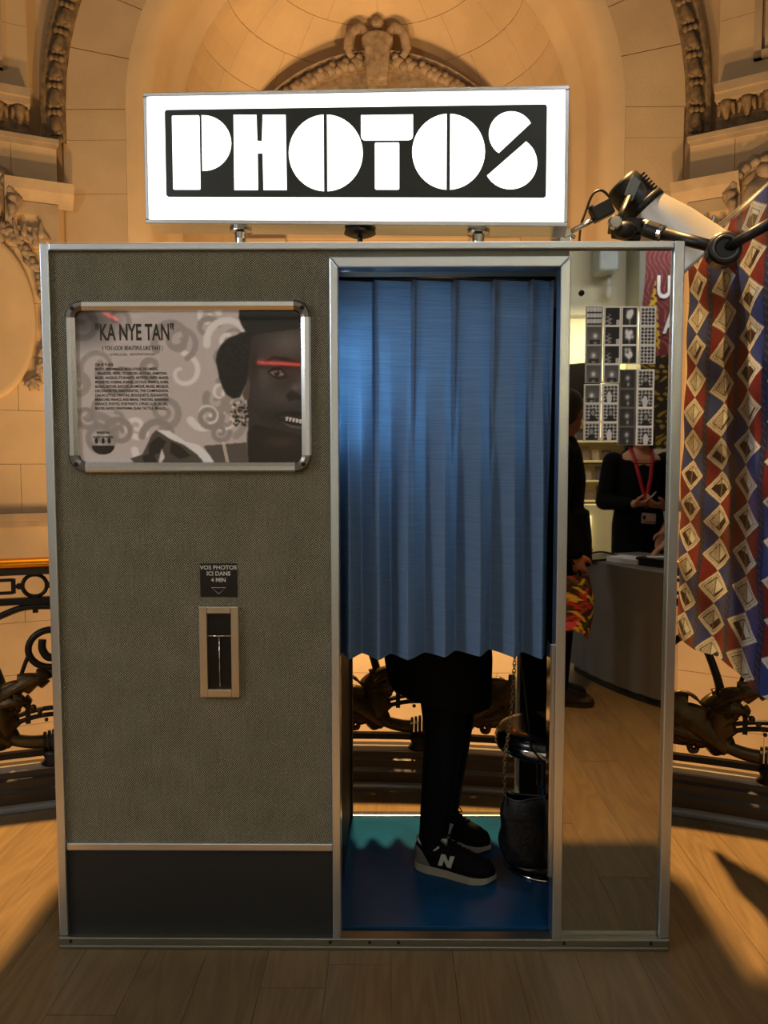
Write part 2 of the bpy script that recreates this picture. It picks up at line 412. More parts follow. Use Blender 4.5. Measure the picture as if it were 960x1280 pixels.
# carved garland band around the arch
gm = MB(); gm2 = MB()
ga = [(PI, AZ-.3)]+[(PI-PI*i/40, None) for i in range(41)]+[(0, AZ-.3)]
for a, zb in ga:
    for r, y in ((2.69, .02), (2.69, -.03), (2.705, -.035), (2.84, -.035), (2.86, -.06), (2.885, -.06), (2.885, .06)):
        gm.v.append((AX+r*math.cos(a), WY+y, zb if zb is not None else AZ+r*math.sin(a)))
for i in range(len(ga)-1):
    for j in range(6): gm.f.append((i*7+j, i*7+j+1, (i+1)*7+j+1, (i+1)*7+j))
gband = struct('garland_band', gm, GARL)
for side in (0, 1):
    for q in range(16):
        a = (-.11+q*.082) if side else PI-(-.11+q*.082)
        rr = 2.77
        def P_(da, dr, z_):
            aa = a+da*(1 if side else -1)
            if aa < 0 or aa > PI:
                e = -aa if aa < 0 else aa-PI
                return Vector((AX+(rr+dr)*(1 if side else -1), WY-z_, AZ-e*rr))
            return Vector((AX+(rr+dr)*math.cos(aa), WY-z_, AZ+(rr+dr)*math.sin(aa)))
        m_ = MB()
        for t in (-1, 0, 1): m_.ell(P_(.012, t*.042, .045), .03, 8, 6)
        for t in (-1, 1): m_.ell(P_(.033, t*.03, .045), .026, 8, 6)
        m_.cap(P_(.045, 0, .03), P_(.072, 0, .03), .058, .045, 8)
        for t in (-1, 1): m_.cap(P_(.04, t*.05, .035), P_(.07, t*.035, .03), .022, .012, 6)
        o = obj('garland_cluster', m_, GARL, gband, smooth=True); o['kind'] = 'stuff'
# niche: half cylinder and half dome, stone by stone
niche = struct('niche_back', MB().prism([(AX+(RI+.08)*math.cos(PI*i/30), WY+.56+(RI+.08)*math.sin(PI*i/30)) for i in range(31)]+
    [(AX-(RI+.2), WY+.56), (AX-(RI+.2), WY+RI+.9), (AX+RI+.2, WY+RI+.9), (AX+RI+.2, WY+.56)], lambda u, v, w_: (u, v, w_), NB, AZ), STONE2)
NYC = WY+.56
def npt(a, z, r=RI): return Vector((AX+r*math.cos(a), NYC+r*math.sin(a), z))
def dpt(a, e, r=RI): return Vector((AX+r*math.cos(a)*math.cos(e), NYC+r*math.sin(a)*math.cos(e), AZ+r*math.sin(e)))
def curved_block(fn, a0, a1, b0, b1, na=5, nb=3):
    mb = MB()
    ins = [fn(a0+(a1-a0)*i/(na-1), b0+(b1-b0)*j/(nb-1), RI) for j in range(nb) for i in range(na)]
    out = [fn(a0+(a1-a0)*i/(na-1), b0+(b1-b0)*j/(nb-1), RI+.06) for j in range(nb) for i in range(na)]
    n = na*nb; mb.v = [tuple(p) for p in ins+out]
    for j in range(nb-1):
        for i in range(na-1):
            a = j*na+i; mb.f += [(a, a+1, a+1+na, a+na), (n+a, n+a+na, n+a+1+na, n+a+1)]
    ring = [i for i in range(na)]+[j*na+na-1 for j in range(1, nb)]+[(nb-1)*na+i for i in range(na-2, -1, -1)]+[j*na for j in range(nb-2, 0, -1)]
    for i in range(len(ring)):
        a, b = ring[i], ring[(i+1) % len(ring)]; mb.f.append((a, b, n+b, n+a))
    return mb
z = NB
row = 0
while z < AZ-.01:
    h = min(.5, AZ-z)
    for i in range(7):
        a0 = PI*(i-(.5 if row % 2 else 0))/6.5; a1 = a0+PI/6.5; a0 = max(a0, .0); a1 = min(a1, PI)
        if a1-a0 < .05: continue
        obj('stone_block', curved_block(npt, a0+.0015, a1-.0015, z+.003, z+h-.003), STONE2, niche)
    z += h; row += 1
dm = MB().grid(lambda u, v: dpt(PI*u, PI/2*v, RI+.05), 33, 17)
half_dome = struct('niche_half_dome', dm, STONE2, smooth=True)
for r in range(6):
    e0, e1 = PI/2*r/6.5, PI/2*(r+1)/6.5; n = (9, 9, 8, 7, 6, 4)[r]
    for i in range(n):
        a0, a1 = PI*i/n, PI*(i+1)/n
        obj('stone_block', curved_block(dpt, a0+.0012, a1-.0012, e0+.0012, e1-.0012), STONE2, half_dome, smooth=False)
# doorway inside the niche: pilasters, entablature, segmental pediment and cartouche
DY = 6.75
door = thing('niche_doorway', 'carved stone doorway with curved pediment and cartouche inside the arched niche', 'doorway', (AX, DY, NB))
dfn = lambda u, v, w_: (AX+u, DY+w_, v)
for sx in (-1, 1):
    obj('pilaster', box(AX+sx*1.25-.2, AX+sx*1.25+.2, DY-.1, DY+.35, NB, 3.5), STONE2, door, bevel=.01)
    obj('capital', MB().box(AX+sx*1.25-.24, AX+sx*1.25+.24, DY-.16, DY+.35, 3.5, 3.62).box(AX+sx*1.25-.27, AX+sx*1.25+.27, DY-.2, DY+.35, 3.62, 3.72), STONE2, door, bevel=.012)
obj('door_panel', box(AX-1.0, AX+1.0, DY+.02, DY+.35, NB, 3.72), mat('niche_door_brown', (150, 120, 84), .7), door)  # panel browner than the stone around it
obj('entablature', MB().box(AX-1.5, AX+1.5, DY-.12, DY+.3, 3.72, 4.2).box(AX-1.56, AX+1.56, DY-.2, DY+.3, 4.2, 4.5), STONE2, door, bevel=.01)
R_p, zc = 1.55, 3.98
a0, a1 = rad(25), rad(155)
obj('pediment', MB().prism([(R_p*math.cos(a0+(a1-a0)*i/24), zc+R_p*math.sin(a0+(a1-a0)*i/24)) for i in range(25)], dfn, -.02, .3), CARVED, door)
cor = MB(); cs = [(1.55, -.02), (1.55, -.16), (1.59, -.2), (1.63, -.2), (1.66, -.26), (1.66, .2)]
for i in range(25):
    a = a0+(a1-a0)*i/24
    for r, y in cs: cor.v.append(dfn(r*math.cos(a), zc+r*math.sin(a)-.02, y))
for i in range(24):
    for j in range(5): cor.f.append((i*6+j, i*6+j+1, (i+1)*6+j+1, (i+1)*6+j))
cor.f += [tuple(range(6)), tuple(range(144, 150))]
obj('pediment_cornice', cor, CARVED, door)
ct = MB().prism([(-.11, 5.28), (.11, 5.28), (.13, 5.62), (.17, 5.7), (.1, 5.76), (0, 5.78), (-.1, 5.76), (-.17, 5.7), (-.13, 5.62)], dfn, -.36, -.2)
obj('cartouche', ct, CARVED, door, bevel=.02)
obj('cartouche_finial', MB().ell(dfn(0, 5.87, -.28), (.07, .06, .07)), CARVED, door, smooth=True)
for sx in (-1, 1):
    obj('scroll', MB().tube(catmull([dfn(sx*.1, 5.72, -.3), dfn(sx*.17, 5.82, -.3), dfn(sx*.27, 5.76, -.3), dfn(sx*.3, 5.62, -.28), dfn(sx*.26, 5.54, -.26)]), [.045]*9+[.05]*8+[.055]*8+[.04]*8, 8), CARVED, door, smooth=True)
    for q, (u, z_) in enumerate(((.22, 5.5), (.36, 5.46), (.5, 5.42), (.62, 5.36), (.74, 5.31), (.86, 5.24), (.98, 5.17))):
        obj('fruit_cluster', MB().ell(dfn(sx*u, z_, -.24), (.075, .06, .055)).ell(dfn(sx*(u+.05), z_-.05, -.26), .045).ell(dfn(sx*(u-.03), z_+.04, -.26), .04), CARVED, door, smooth=True)
    bd = MB()
    for q in range(9):
        a = PI/2-sx*(.1+q*.055); bd.ell(dfn(1.42*math.cos(a), zc-.02+1.42*math.sin(a)-.12, -.05), .03, 8, 6)
    obj('bead_row', bd, CARVED, door, smooth=True)['kind'] = 'stuff'

# piers either side, turned towards the viewer
def pier(sx, x0, ang, n):
    rt = Vector((math.cos(rad(ang))*sx, -math.sin(rad(ang)), 0)); nr = Vector((-math.sin(rad(ang))*sx, -math.cos(rad(ang)), 0))
    o0 = Vector((x0, WY-.1, 0))
    f = lambda u, v, w_: tuple(o0+rt*u+nr*w_+Vector((0, 0, v)))
    def bx(m_, u0, u1, v0, v1, w0, w1): return m_.box(u0, u1, w0, w1, v0, v1, lambda a, b, c: f(a, c, b))
    p = struct('wall_left' if sx < 0 else 'wall_right', bx(MB(), 0, 4.2, -4.2, 4.08, -.5, -.02), STONE)
    up = struct('upper_'+('wall_left' if sx < 0 else 'wall_right'), bx(MB(), .2, 4.2, 4.08, WT, -.5, -.08), STONE)
    for c in range(18):
        v0 = -4.2+c*.46
        for d in range(6):
            u0 = d*.72-(.36 if c % 2 else 0); u1 = min(u0+.72, 4.2); u0 = max(u0, 0); v1 = min(v0+.46, 4.08)
            if v1-v0 > .05: obj('stone_block', bx(MB(), u0+g, u1-g, v0+g, v1-g, -.03, 0), STONE, p)
    for c in range(7):
        v0 = 4.52+c*.5
        for d in range(5):
            u0 = .21+d*.8; obj('stone_block', bx(MB(), u0+g, min(u0+.8, 4.2)-g, v0+g, v0+.5-g, -.09, -.06), STONE, up)
    # entablature with leaf carved frieze
    ent = thing('pier_entablature', 'leaf carved stone cornice across the %s pier' % n, 'cornice', f(.3, 4.08, 0))
    obj('bed_moulding', bx(bx(MB(), -.02, 4.2, 4.06, 4.10, -.2, .03), 0, 4.2, 4.02, 4.06, -.2, .015), MOULD, ent)
    obj('frieze', bx(MB(), .2, 4.2, 4.10, 4.34, -.2, -.06), GARL, ent)
    obj('cornice', bx(bx(MB(), .2, 4.2, 4.34, 4.39, -.2, .05), .2, 4.2, 4.39, 4.46, -.2, .09), MOULD, ent)
    for q in range(16):
        u = .28+q*.16
        obj('carved_leaf', MB().cap(f(u, 4.31, .0), f(u, 4.21, -.03), .05, .02, 8).cap(f(u-.05, 4.3, -.01), f(u-.06, 4.24, -.03), .025, .012, 6).cap(f(u+.05, 4.3, -.01), f(u+.06, 4.24, -.03), .025, .012, 6), GARL, ent, smooth=True)
    # fluted panel above
    fp = thing('fluted_panel', 'fluted stone panel high on the %s pier' % n, 'panel', f(1.0, 4.7, -.05))
    u0 = .40 if sx < 0 else .48; um = u0+1.3
    obj('panel_frame', bx(bx(bx(MB(), u0, u0+.06, 4.62, 6.6, -.07, .0), u0+.08, u0+.13, 4.68, 6.6, -.07, -.02), u0, um, 4.62, 4.68, -.07, 0), MOULD, fp)
    obj('panel_field', bx(MB(), u0+.13, um, 4.68, 6.6, -.1, -.055), STONE, fp)
    for q in range(6):
        uu = u0+.24+q*.18
        obj('flute', MB().cap(f(uu, 4.82, -.06), f(uu, 6.5, -.06), .05, .05, 10), STONE, fp, smooth=True)
    # impost bracket
    br = thing('stone_bracket', 'grey stone impost block with a square opening on the %s pier' % n, 'bracket', f(.2, 3.2, 0))
    obj('slab', MB().prism([(0, 3.72), (.16, 3.70), (.13, 3.62), (.06, 3.56), (0, 3.52)], lambda a, b, c: f(c, b, a), -.12, .42), MOULD, br)
    blk = bx(MB(), .0, .42, 3.44, 3.54, 0, .045); bx(blk, .0, .16, 3.2, 3.44, 0, .045); bx(blk, .33, .42, 3.2, 3.44, 0, .045); bx(blk, .16, .33, 3.2, 3.33, 0, .045)
    obj('block', blk, MOULD, br)
    lf = MB()
    for q in range(9): lf.cap(f(.10+.045*q, 3.24+.04*math.sin(q*2.1), .05), f(.12+.045*q+.03*math.cos(q*2.3), 3.33+.05*math.sin(q*1.7), .06), .032, .008, 7)
    obj('carved_leaves', lf, CARVED, br, smooth=True)['kind'] = 'stuff'
    # medallion with leafy wreath
    md = thing('oval_medallion', 'large smooth oval medallion with a carved leaf wreath on the %s pier' % n, 'medallion', f(.66, 2.0, 0))
    uc, vc = .62, 2.55
    disc = MB()
    pr = [(1.0, 0), (1.0, .03), (.96, .05), (.9, .045), (0.001, .055)]
    for r, h in pr:
        for j in range(40): disc.v.append(f(uc+.42*r*math.cos(2*PI*j/40), vc+.70*r*math.sin(2*PI*j/40), h))
    for i in range(len(pr)-1):
        for j in range(40): disc.f.append((i*40+j, i*40+(j+1) % 40, (i+1)*40+(j+1) % 40, (i+1)*40+j))
    obj('disc', disc, STONE, md, smooth=True)
    for q in range(26):                              # rope of leaves round the disc
        a = -.9+q*.19
        if sx > 0 and a > 4: continue
        u, v = uc+.49*math.cos(a), vc+.78*math.sin(a)
        m_ = MB(); c0 = Vector(f(u, v, .05))
        for k_ in range(5):
            b_ = a+(k_-2)*.75+.4*math.sin(q*3.1); L_ = .085+.02*math.sin(q*5+k_)
            t0 = Vector(f(u+L_*math.cos(b_), v+L_*math.sin(b_), .03+.02*(k_ % 2)))
            m_.cap(c0, c0.lerp(t0, .55), .022, .030, 6).cap(c0.lerp(t0, .55), t0, .028, .004, 6)
        m_.ell(c0, (.03, .03, .03), 8, 6)
        obj('garland_leaf', m_, CARVED, md, smooth=True)
    for q in range(13):                              # plaited wreath crowning it
        a = rad(-15+q*17.5); wr = .27
        u, v = uc+wr*math.cos(a), vc+.98+wr*.9*math.sin(a)
        dr = Vector(f(u-.09*math.sin(a), v+.09*math.cos(a), .09))-Vector(f(u+.06*math.sin(a), v-.06*math.cos(a), .05))
        c0 = Vector(f(u, v, .07))
        obj('wreath_leaf', MB().cap(c0-dr*.5, c0+dr*.6, .065, .015, 8).cap(Vector(f(u*.96+uc*.04, v, .1)), c0+dr*.5, .04, .012, 6), CARVED, md, smooth=True)
    obj('wreath_egg', MB().ell(f(uc, vc+1.14, .07), (.085, .06, .065)), CARVED, md, smooth=True)
    obj('wreath_mask', MB().ell(f(uc, vc+.92, .03), (.2, .07, .2)).ell(f(uc-.05, vc+.8, .06), .09).ell(f(uc+.08, vc+.84, .05), .08), CARVED, md, smooth=True)
pier(-1, XL-.02, 27, 'left'); pier(1, XR+.02, 33, 'right')
# string course
tr = MB().box(XL-.5, XR+.5, WY-.07, WY+.1, .83, .90).box(XL-.5, XR+.5, WY-.03, WY+.1, .775, .83)
struct('trim_4', tr, MOULD, bevel=.006)
for sx, x0, ang, nm in ((-1, XL-.02, 27, 'trim_5'), (1, XR+.02, 33, 'trim_6')):
    rt = Vector((math.cos(rad(ang))*sx, -math.sin(rad(ang)), 0)); nr = Vector((-math.sin(rad(ang))*sx, -math.cos(rad(ang)), 0)); o0 = Vector((x0, WY-.1, 0))
    struct(nm, MB().box(0, 4.2, -.1, .07, .83, .90, lambda a, b, c: o0+rt*a+nr*b+Vector((0, 0, c))).box(0, 4.2, -.1, .03, .775, .83, lambda a, b, c: o0+rt*a+nr*b+Vector((0, 0, c))), MOULD, bevel=.006)
struct('lower_floor', box(-7, 7, 1.0, 7.6, -4.3, -4.2), STONE)

# ------------------------------------------------------------------ the room in front (seen in the mirror)
struct('wall_front', box(-5.5, 5.5, -7.2, -7.0, 0, 4.0), WHITEWALL)
struct('wall_side_left', box(-5.7, -5.5, -7.2, -1.6, 0, 4.0), WHITEWALL)
struct('wall_side_right', box(5.5, 5.7, -7.2, -1.6, 0, 4.0), WHITEWALL)
struct('ceiling', box(-5.7, 5.7, -7.2, -1.7, 4.0, 4.2), CEIL)
# ------------------------------------------------------------------ the photo booth
VINYL = mat('blue_vinyl', (13, 60, 96), .28, 0, var=.25, scale=5, bump=.1, bump_scale=14, spec=.16)
def mirror_mat():
    m, nt, b, N = new_mat('smoked_mirror')
    b.inputs['Base Color'].default_value = (.47, .46, .41, 1); b.inputs['Metallic'].default_value = 1; b.inputs['Roughness'].default_value = .015
    return m
MIRROR = mirror_mat()
booth = thing('photo_booth', 'large vintage photo booth with woven fabric front, aluminium trim and mirrored right end', 'photo booth', (0, .37, 0))
W2, H, DP = .85, 1.937, .75
obj('roof', box(-W2+.006, W2-.006, .004, DP, 1.90, H-.004), mat('booth_roof', (70, 70, 66), .5), booth, bevel=.004)
obj('side_panel', box(-W2+.004, -W2+.03, .006, DP, .03, 1.90), WEAVE, booth)
obj('side_panel', box(W2-.03, W2-.004, .006, DP, .03, 1.90), WEAVE, booth)
obj('base_frame', MB().box(-W2+.01, -.075, .02, DP, .0, .03).box(.545, W2-.01, .02, DP, .0, .03).box(-.075, .545, .02, .05, 0, .03).box(-.075, .545, DP-.03, DP, 0, .03), BLACKM, booth)
fp = MB().box(-.828, -.078, .0, .014, .296, 1.918).box(-.078, .552, .0, .014, 1.892, 1.918)
obj('fabric_panel', fp, WEAVE, booth)
obj('kick_panel', box(-.828, -.078, .002, .014, .034, .28), BLACKM, booth)
# aluminium edging
obj('upright_trim', box(-W2, -.826, -.012, .02, .034, H), ALU, booth, bevel=.003)
obj('upright_trim', box(.825, W2+.003, -.012, .02, .034, H), ALU, booth, bevel=.003)
obj('top_trim', box(-.8255, .8245, -.012, .03, 1.9175, H), ALU, booth, bevel=.003)
obj('kick_strip', box(-.8255, -.083, -.007, .01, .277, .299), ALU, booth, bevel=.003)
bt = obj('bottom_trim', MB().box(-.85, .853, -.02, .02, .012, .0335).box(-.848, .851, -.021, .02, .0, .0118), brushed('dulled_aluminium', (150, 150, 140), .42), booth, bevel=.003)  # darker, rougher aluminium, the rail's dim highlight put into its colour
for x in (-.815, -.09, .02, .1, .56, .80): obj('screw', MB().lathe([(.0045, 0), (.0045, .003), (.002, .004)], (x, -.02, .024), (0, -1, 0), 8), SCREW, bt)
# mitred doorway frame
yf = lambda u, v, w_: (u, w_, v)
ja, jb, jc, jd, ta, tb = -.082, -.059, .525, .552, 1.868, 1.896
obj('door_trim', MB().prism([(ja, .034), (jb, .034), (jb, ta), (ja, tb)], yf, -.024, .03), ALU, booth, bevel=.003, label='aluminium left post of the doorway frame')
obj('door_trim', MB().prism([(jc, .034), (jd, .034), (jd, tb), (jc, ta)], yf, -.024, .03), ALU, booth, bevel=.003, label='aluminium right post of the doorway frame')
obj('door_trim', MB().prism([(ja+.0008, tb), (jb+.0008, ta), (jc-.0008, ta), (jd-.0008, tb)], yf, -.024, .03), ALU, booth, bevel=.003, label='aluminium head of the doorway frame')
obj('door_edge_strip', box(.516, .5255, .002, .05, .2, .86), CHROME, booth, bevel=.002, label='bright chrome strip inside the right post')
# mirrored end
mu = obj('mirror_panel', box(.5525, .8245, .003, .016, 1.3533, 1.9165), MIRROR, booth, label='upper smoked mirror panel')
obj('mirror_panel', box(.5525, .8245, .003, .016, .034, 1.3517), MIRROR, booth, label='lower smoked mirror panel')
obj('mirror_bolt', MB().lathe([(.0075, 0), (.0075, .004), (.005, .007), (.0001, .0075)], (.586, .003, 1.805), (0, -1, 0), 14), SCREW, mu, smooth=True)
# interior
obj('inner_wall', MB().box(-.085, -.072, .05, DP-.03, .03, 1.90), INNER, booth)
obj('inner_wall', MB().box(.806, .82, .02, DP-.03, .03, 1.90), INNER, booth)
obj('mirror_backing', box(.5525, .8245, .017, .03, .034, 1.90), INNER, booth)
obj('rear_panel', box(-.84, -.066, DP-.02, DP, .03, 1.90), INNER, booth)
obj('rear_panel', box(.553, .84, DP-.02, DP, .03, 1.90), INNER, booth)
obj('rear_header', box(-.066, .553, DP-.02, DP, 1.82, 1.90), INNER, booth)
obj('rear_trim', MB().box(.540, .553, DP-.03, DP+.01, .05, 1.86), ALU, booth, bevel=.002)
obj('rear_trim', MB().box(-.075, -.062, DP-.03, DP+.01, .05, 1.86), BLACKM, booth, bevel=.002)
obj('rear_sill', box(-.066, .545, DP-.025, DP+.012, .028, .046), ALU2, booth, bevel=.004)
obj('booth_floor', box(-.072, .806, .03, DP-.026, .026, .040), VINYL, booth, bevel=.002)
fb = obj('flash_panel', box(-.0705, -.064, .24, .60, 1.18, 1.80), mat('flash_panel_frame', (120, 120, 120), .4), booth, bevel=.003)
obj('flash_lamp', box(-.064, -.060, .27, .42, 1.36, 1.76), emit('flash_lamp_glow', (.72, .88, 1.0), 10), fb)
obj('curtain_glow_tube', MB().tube([(-.048, .150, 1.40), (-.048, .150, 1.74)], .010, 10), emit('curtain_tube_emission', (.75, .9, 1.0), 22), fb, smooth=True)  # added tube lamp for the glow on the curtain's left folds
obj('glow_tube_clip', MB().box(-.0705, -.044, .143, .157, 1.385, 1.40).box(-.0705, -.044, .143, .157, 1.74, 1.755), BLACK, fb)
obj('camera_window', box(-.064, -.061, .44, .58, 1.25, 1.6), mat('dark_glass', (8, 8, 9), .08), fb)
# photo delivery slot
yb = lambda u, v, w_: (u, w_, v)
sl = obj('delivery_slot', MB().box(-.443, -.4215, -.014, .004, .715, .966).box(-.3565, -.335, -.014, .004, .715, .966).box(-.4215, -.3565, -.014, .004, .715, .737).box(-.4215, -.3565, -.014, .004, .947, .966),
    brushed('slot_steel', (214, 204, 186), .34), booth, bevel=.002, label='steel delivery slot where the finished photos drop')
obj('slot_recess', box(-.4215, -.3565, -.001, .003, .737, .947), mat('slot_black', (6, 7, 8), .3), sl)
obj('slot_wire', MB().tube([(-.4195, -.012, .885), (-.358, -.012, .885)], .0022, 8).tube([(-.389, -.012, .885), (-.3885, -.012, .745)], .0018, 8), CHROME, sl, smooth=True)
# engraved plate
plt = obj('instruction_plate', box(-.4405, -.340, -.003, .002, .991, 1.083), mat('plate_black', (14, 14, 15), .35), booth, bevel=.0006, label='black engraved plate over the slot with white capitals')
PRW = mat('engraved_white', (200, 200, 196), .5)
for s_, z_, k_ in (('VOS PHOTOS', 1.0665, .0160), ('ICI DANS', 1.0500, .0160), ('4 MIN', 1.0325, .0160)):
    obj('lettering', text_mb(s_, k_, lambda u, v: (-.390+u, -.0036, z_+v), 'CENTER', 1.03 if s_[0] == 'V' else .98, .00035), PRW, plt)
tri = [(-.410, 1.0165), (-.3705, 1.0165), (-.390, .9995)]
tm = MB().tube([(x, -.0032, z_) for x, z_ in tri], .0008, 6, closed=True)
obj('arrow_outline', tm, PRW, plt)
for x in (-.434, -.3465):
    for z_ in (1.0585, .998): obj('rivet', MB().lathe([(.0018, 0), (.0018, .0012)], (x, -.003, z_), (0, -1, 0), 8), SCREW, plt)

# ------------------------------------------------------------------ curtain
def curtain_mat():
    m, nt, b, N = new_mat('blue_curtain_cloth')
    tc = N('ShaderNodeTexCoord'); mp = N('ShaderNodeMapping'); mp.inputs['Scale'].default_value = (9, 9, 900); link(nt, tc.outputs['Object'], mp.inputs['Vector'])
    n1 = N('ShaderNodeTexNoise'); n1.inputs['Scale'].default_value = 1; n1.inputs['Detail'].default_value = 3; link(nt, mp.outputs[0], n1.inputs['Vector'])
    rp = N('ShaderNodeValToRGB'); e = rp.color_ramp.elements
    e[0].position = .3; e[0].color = lin((102, 131, 167)); e[1].position = .75; e[1].color = lin((106, 135, 171))
    link(nt, n1.outputs['Fac'], rp.inputs['Fac']); link(nt, rp.outputs[0], b.inputs['Base Color'])
    b.inputs['Roughness'].default_value = .85; b.inputs['Specular IOR Level'].default_value = .15
    tr = N('ShaderNodeBsdfTranslucent')
    r2 = N('ShaderNodeValToRGB'); e = r2.color_ramp.elements
    e[0].position = .35; e[0].color = lin((40, 92, 150)); e[1].position = .7; e[1].color = lin((110, 170, 220))
    link(nt, n1.outputs['Fac'], r2.inputs['Fac']); link(nt, r2.outputs[0], tr.inputs['Color'])
    mx = N('ShaderNodeMixShader'); mx.inputs[0].default_value = .3
    link(nt, b.outputs[0], mx.inputs[1]); link(nt, tr.outputs[0], mx.inputs[2])
    link(nt, mx.outputs[0], nt.nodes['Material Output'].inputs['Surface'])
    return m
CURT = curtain_mat()
def curtain_fn(x0, x1, ztop, zhem, y, seed):
    r_ = random.Random(seed); hi = [0, .105, .245, .41, .56, .725, .885, 1.0]        # far folds at the hem
    lo = [.05, .19, .325, .50, .665, .825, .955]                                     # near folds at the hem
    tl = [.0, .185, .365, .555, .735, .91, 1.0]                                      # pleat lines at the heading
    kn = sorted([(h, .036) for h in hi]+[(l, -.038) for l in lo])
    def low(t):
        for (a, ya), (b_, yb_) in zip(kn, kn[1:]):
            if a <= t <= b_: q = (t-a)/(b_-a); q = q*q*(3-2*q)*.35+q*.65; return ya+(yb_-ya)*q
        return 0
    def top(t):
        for a, b_ in zip(tl, tl[1:]):
            if a <= t <= b_:
                q = (t-a)/(b_-a)
                return -.016+.022*q if q < .88 else (.003-.03*(q-.88)/.05 if q < .93 else -.027+.011*(q-.93)/.07)
        return 0
    def fn(u, v):
        s_ = min(1, max(0, (v-.05)/.75)); s_ = s_*s_*(3-2*s_)
        yy = top(u)*(1-s_)+low(u)*s_+.004*math.sin(u*23+v*3)*s_+.003*math.sin(v*9+u*40)*s_
        z_ = ztop+(zhem-ztop)*v-.006*math.sin(u*7)*v
        return (x0+(x1-x0)*u, y+yy, z_)
    return fn
cur = obj('booth_curtain', MB().grid(curtain_fn(-.066, .5245, 1.852, .812, .074, 3), 220, 60), CURT, smooth=True)
tag(cur, 'pleated blue cloth curtain hanging in the front doorway of the photo booth', 'curtain')
obj('curtain_rod', MB().tube([(-.07, .074, 1.858), (.53, .074, 1.858)], .007, 10), BLACK, booth, smooth=True)
obj('curtain_rod', MB().tube([(-.07, DP-.06, 1.858), (.55, DP-.06, 1.858)], .007, 10), BLACK, booth, smooth=True)
cur2 = obj('booth_curtain', MB().grid(curtain_fn(-.06, .535, 1.852, .812, DP-.06, 5), 160, 20), CURT, smooth=True)
tag(cur2, 'blue cloth curtain hanging in the rear opening of the photo booth, behind the person', 'curtain')

# ------------------------------------------------------------------ illuminated PHOTOS sign
SL = Vector((at(180, 200, .325).x, .325)); SR = Vector((at(711, 200, .145).x, .145))
sd = (SR-SL); SW = sd.length; sd.normalize(); sn = Vector((sd.y, -sd.x))      # sn points to the viewer
zl, zr = at(181, 279, .325).z, at(709, 283, .145).z; SLP = (zr-zl)/SW
SZ0 = zl; SH = (at(178, 114, .325).z-zl+at(712, 108, .145).z-zr)/2; SZ1 = SZ0+SH           # the box hangs a little low at its right end
def SG(u, v, w_): p = SL+sd*u+sn*w_; return (p.x, p.y, SZ0+v+SLP*u)             # u along, v up, w towards the viewer
mid = SL+sd*SW/2
sign = thing('light_box_sign', 'white illuminated box sign reading PHOTOS in bold capitals on top of the booth', 'sign', (mid.x, mid.y, H))
def sbox(m_, u0, u1, v0, v1, w0, w1): return m_.box(u0, u1, w0, w1, v0, v1, lambda a, b_, c: SG(a, c, b_))
SD = .115; fr = .012
obj('casing', sbox(sbox(sbox(sbox(MB(), 0, SW, 0, fr, -SD, 0), 0, SW, SH-fr, SH, -SD, 0), 0, fr, fr, SH-fr, -SD, 0), SW-fr, SW, fr, SH-fr, -SD, 0), ALU2, sign, bevel=.002)
obj('back_plate', sbox(MB(), fr, SW-fr, fr, SH-fr, -SD+.002, -SD+.008), ALU, sign)
GLOW = emit('sign_glow', (1.0, 1.0, .965), 1.9)
obj('lit_face', sbox(MB(), fr, SW-fr, fr, SH-fr, -.012, -.006), GLOW, sign)
def spx(px, py):                                     # photo position on the sign face
    d = ray(px, py); o3 = Vector((SL.x, SL.y, SZ0)); n3 = Vector((sn.x, sn.y, 0))
    p = CAM+d*((o3-CAM).dot(n3)/d.dot(n3))-o3
    u_ = p.x*sd.x+p.y*sd.y; return (u_, p.z-SLP*u_)
pu0, pv0 = spx(207, 245); pu1, pv1 = spx(684, 132)
pv0 = (spx(207, 246)[1]+spx(682, 246)[1])/2; pv1 = (spx(206, 135)[1]+spx(684, 131)[1])/2
def rrect(u0, v0, u1, v1, r, n=4, corners=(1, 1, 1, 1)):
    out = []
    for k_, (cx, cy, a) in enumerate(((u1-r, v1-r, 0), (u0+r, v1-r, 90), (u0+r, v0+r, 180), (u1-r, v0+r, 270))):
        if corners[k_]: out += [(cx+r*math.cos(rad(a+90*i/n)), cy+r*math.sin(rad(a+90*i/n))) for i in range(n+1)]
        else: out.append((u1 if a in (0, 270) else u0, v1 if a in (0, 90) else v0))
    return out
bp = obj('letter_plate', MB().prism(rrect(pu0, pv0, pu1, pv1, .008), SG, -.006, -.0045), mat('sign_black_print', (22, 30, 27), .35), sign, label='dark green-black panel behind the letters')
def P2(*q): return [spx(x, y) for x, y in q]
def fan(cx, cy, rx, ry, a0, a1, n=24): return [(cx+rx*math.cos(rad(a0+(a1-a0)*i/n)), cy+ry*math.sin(rad(a0+(a1-a0)*i/n))) for i in range(n+1)]
def rect_px(x0, y0, x1, y1, r=.004, corners=(1, 1, 1, 1)):
    u0, v0 = spx(x0, y1); u1, v1 = spx(x1, y0); return rrect(u0, v0, u1, v1, r, 3, corners)
def letter(polys, lab):
    mb = MB()
    for p in polys: mb.prism(p, SG, -.0045, -.003)
    obj('letter', mb, GLOW, bp, label=lab)
def oh(x0, x1, y0, y1, gx):
    u0, v0 = spx(x0, y1); u1, v1 = spx(x1, y0); cx, cy = (u0+u1)/2, (v0+v1)/2; gg = spx(gx+2.2, y0)[0]-spx(gx, y0)[0]
    e_ = math.degrees(math.asin(min(1, gg/((u1-u0)/2))))
    ca = 90-e_
    return [fan(cx, cy, (u1-u0)/2, (v1-v0)/2, 90+e_, 270-e_), fan(cx, cy, (u1-u0)/2, (v1-v0)/2, -ca, ca)]
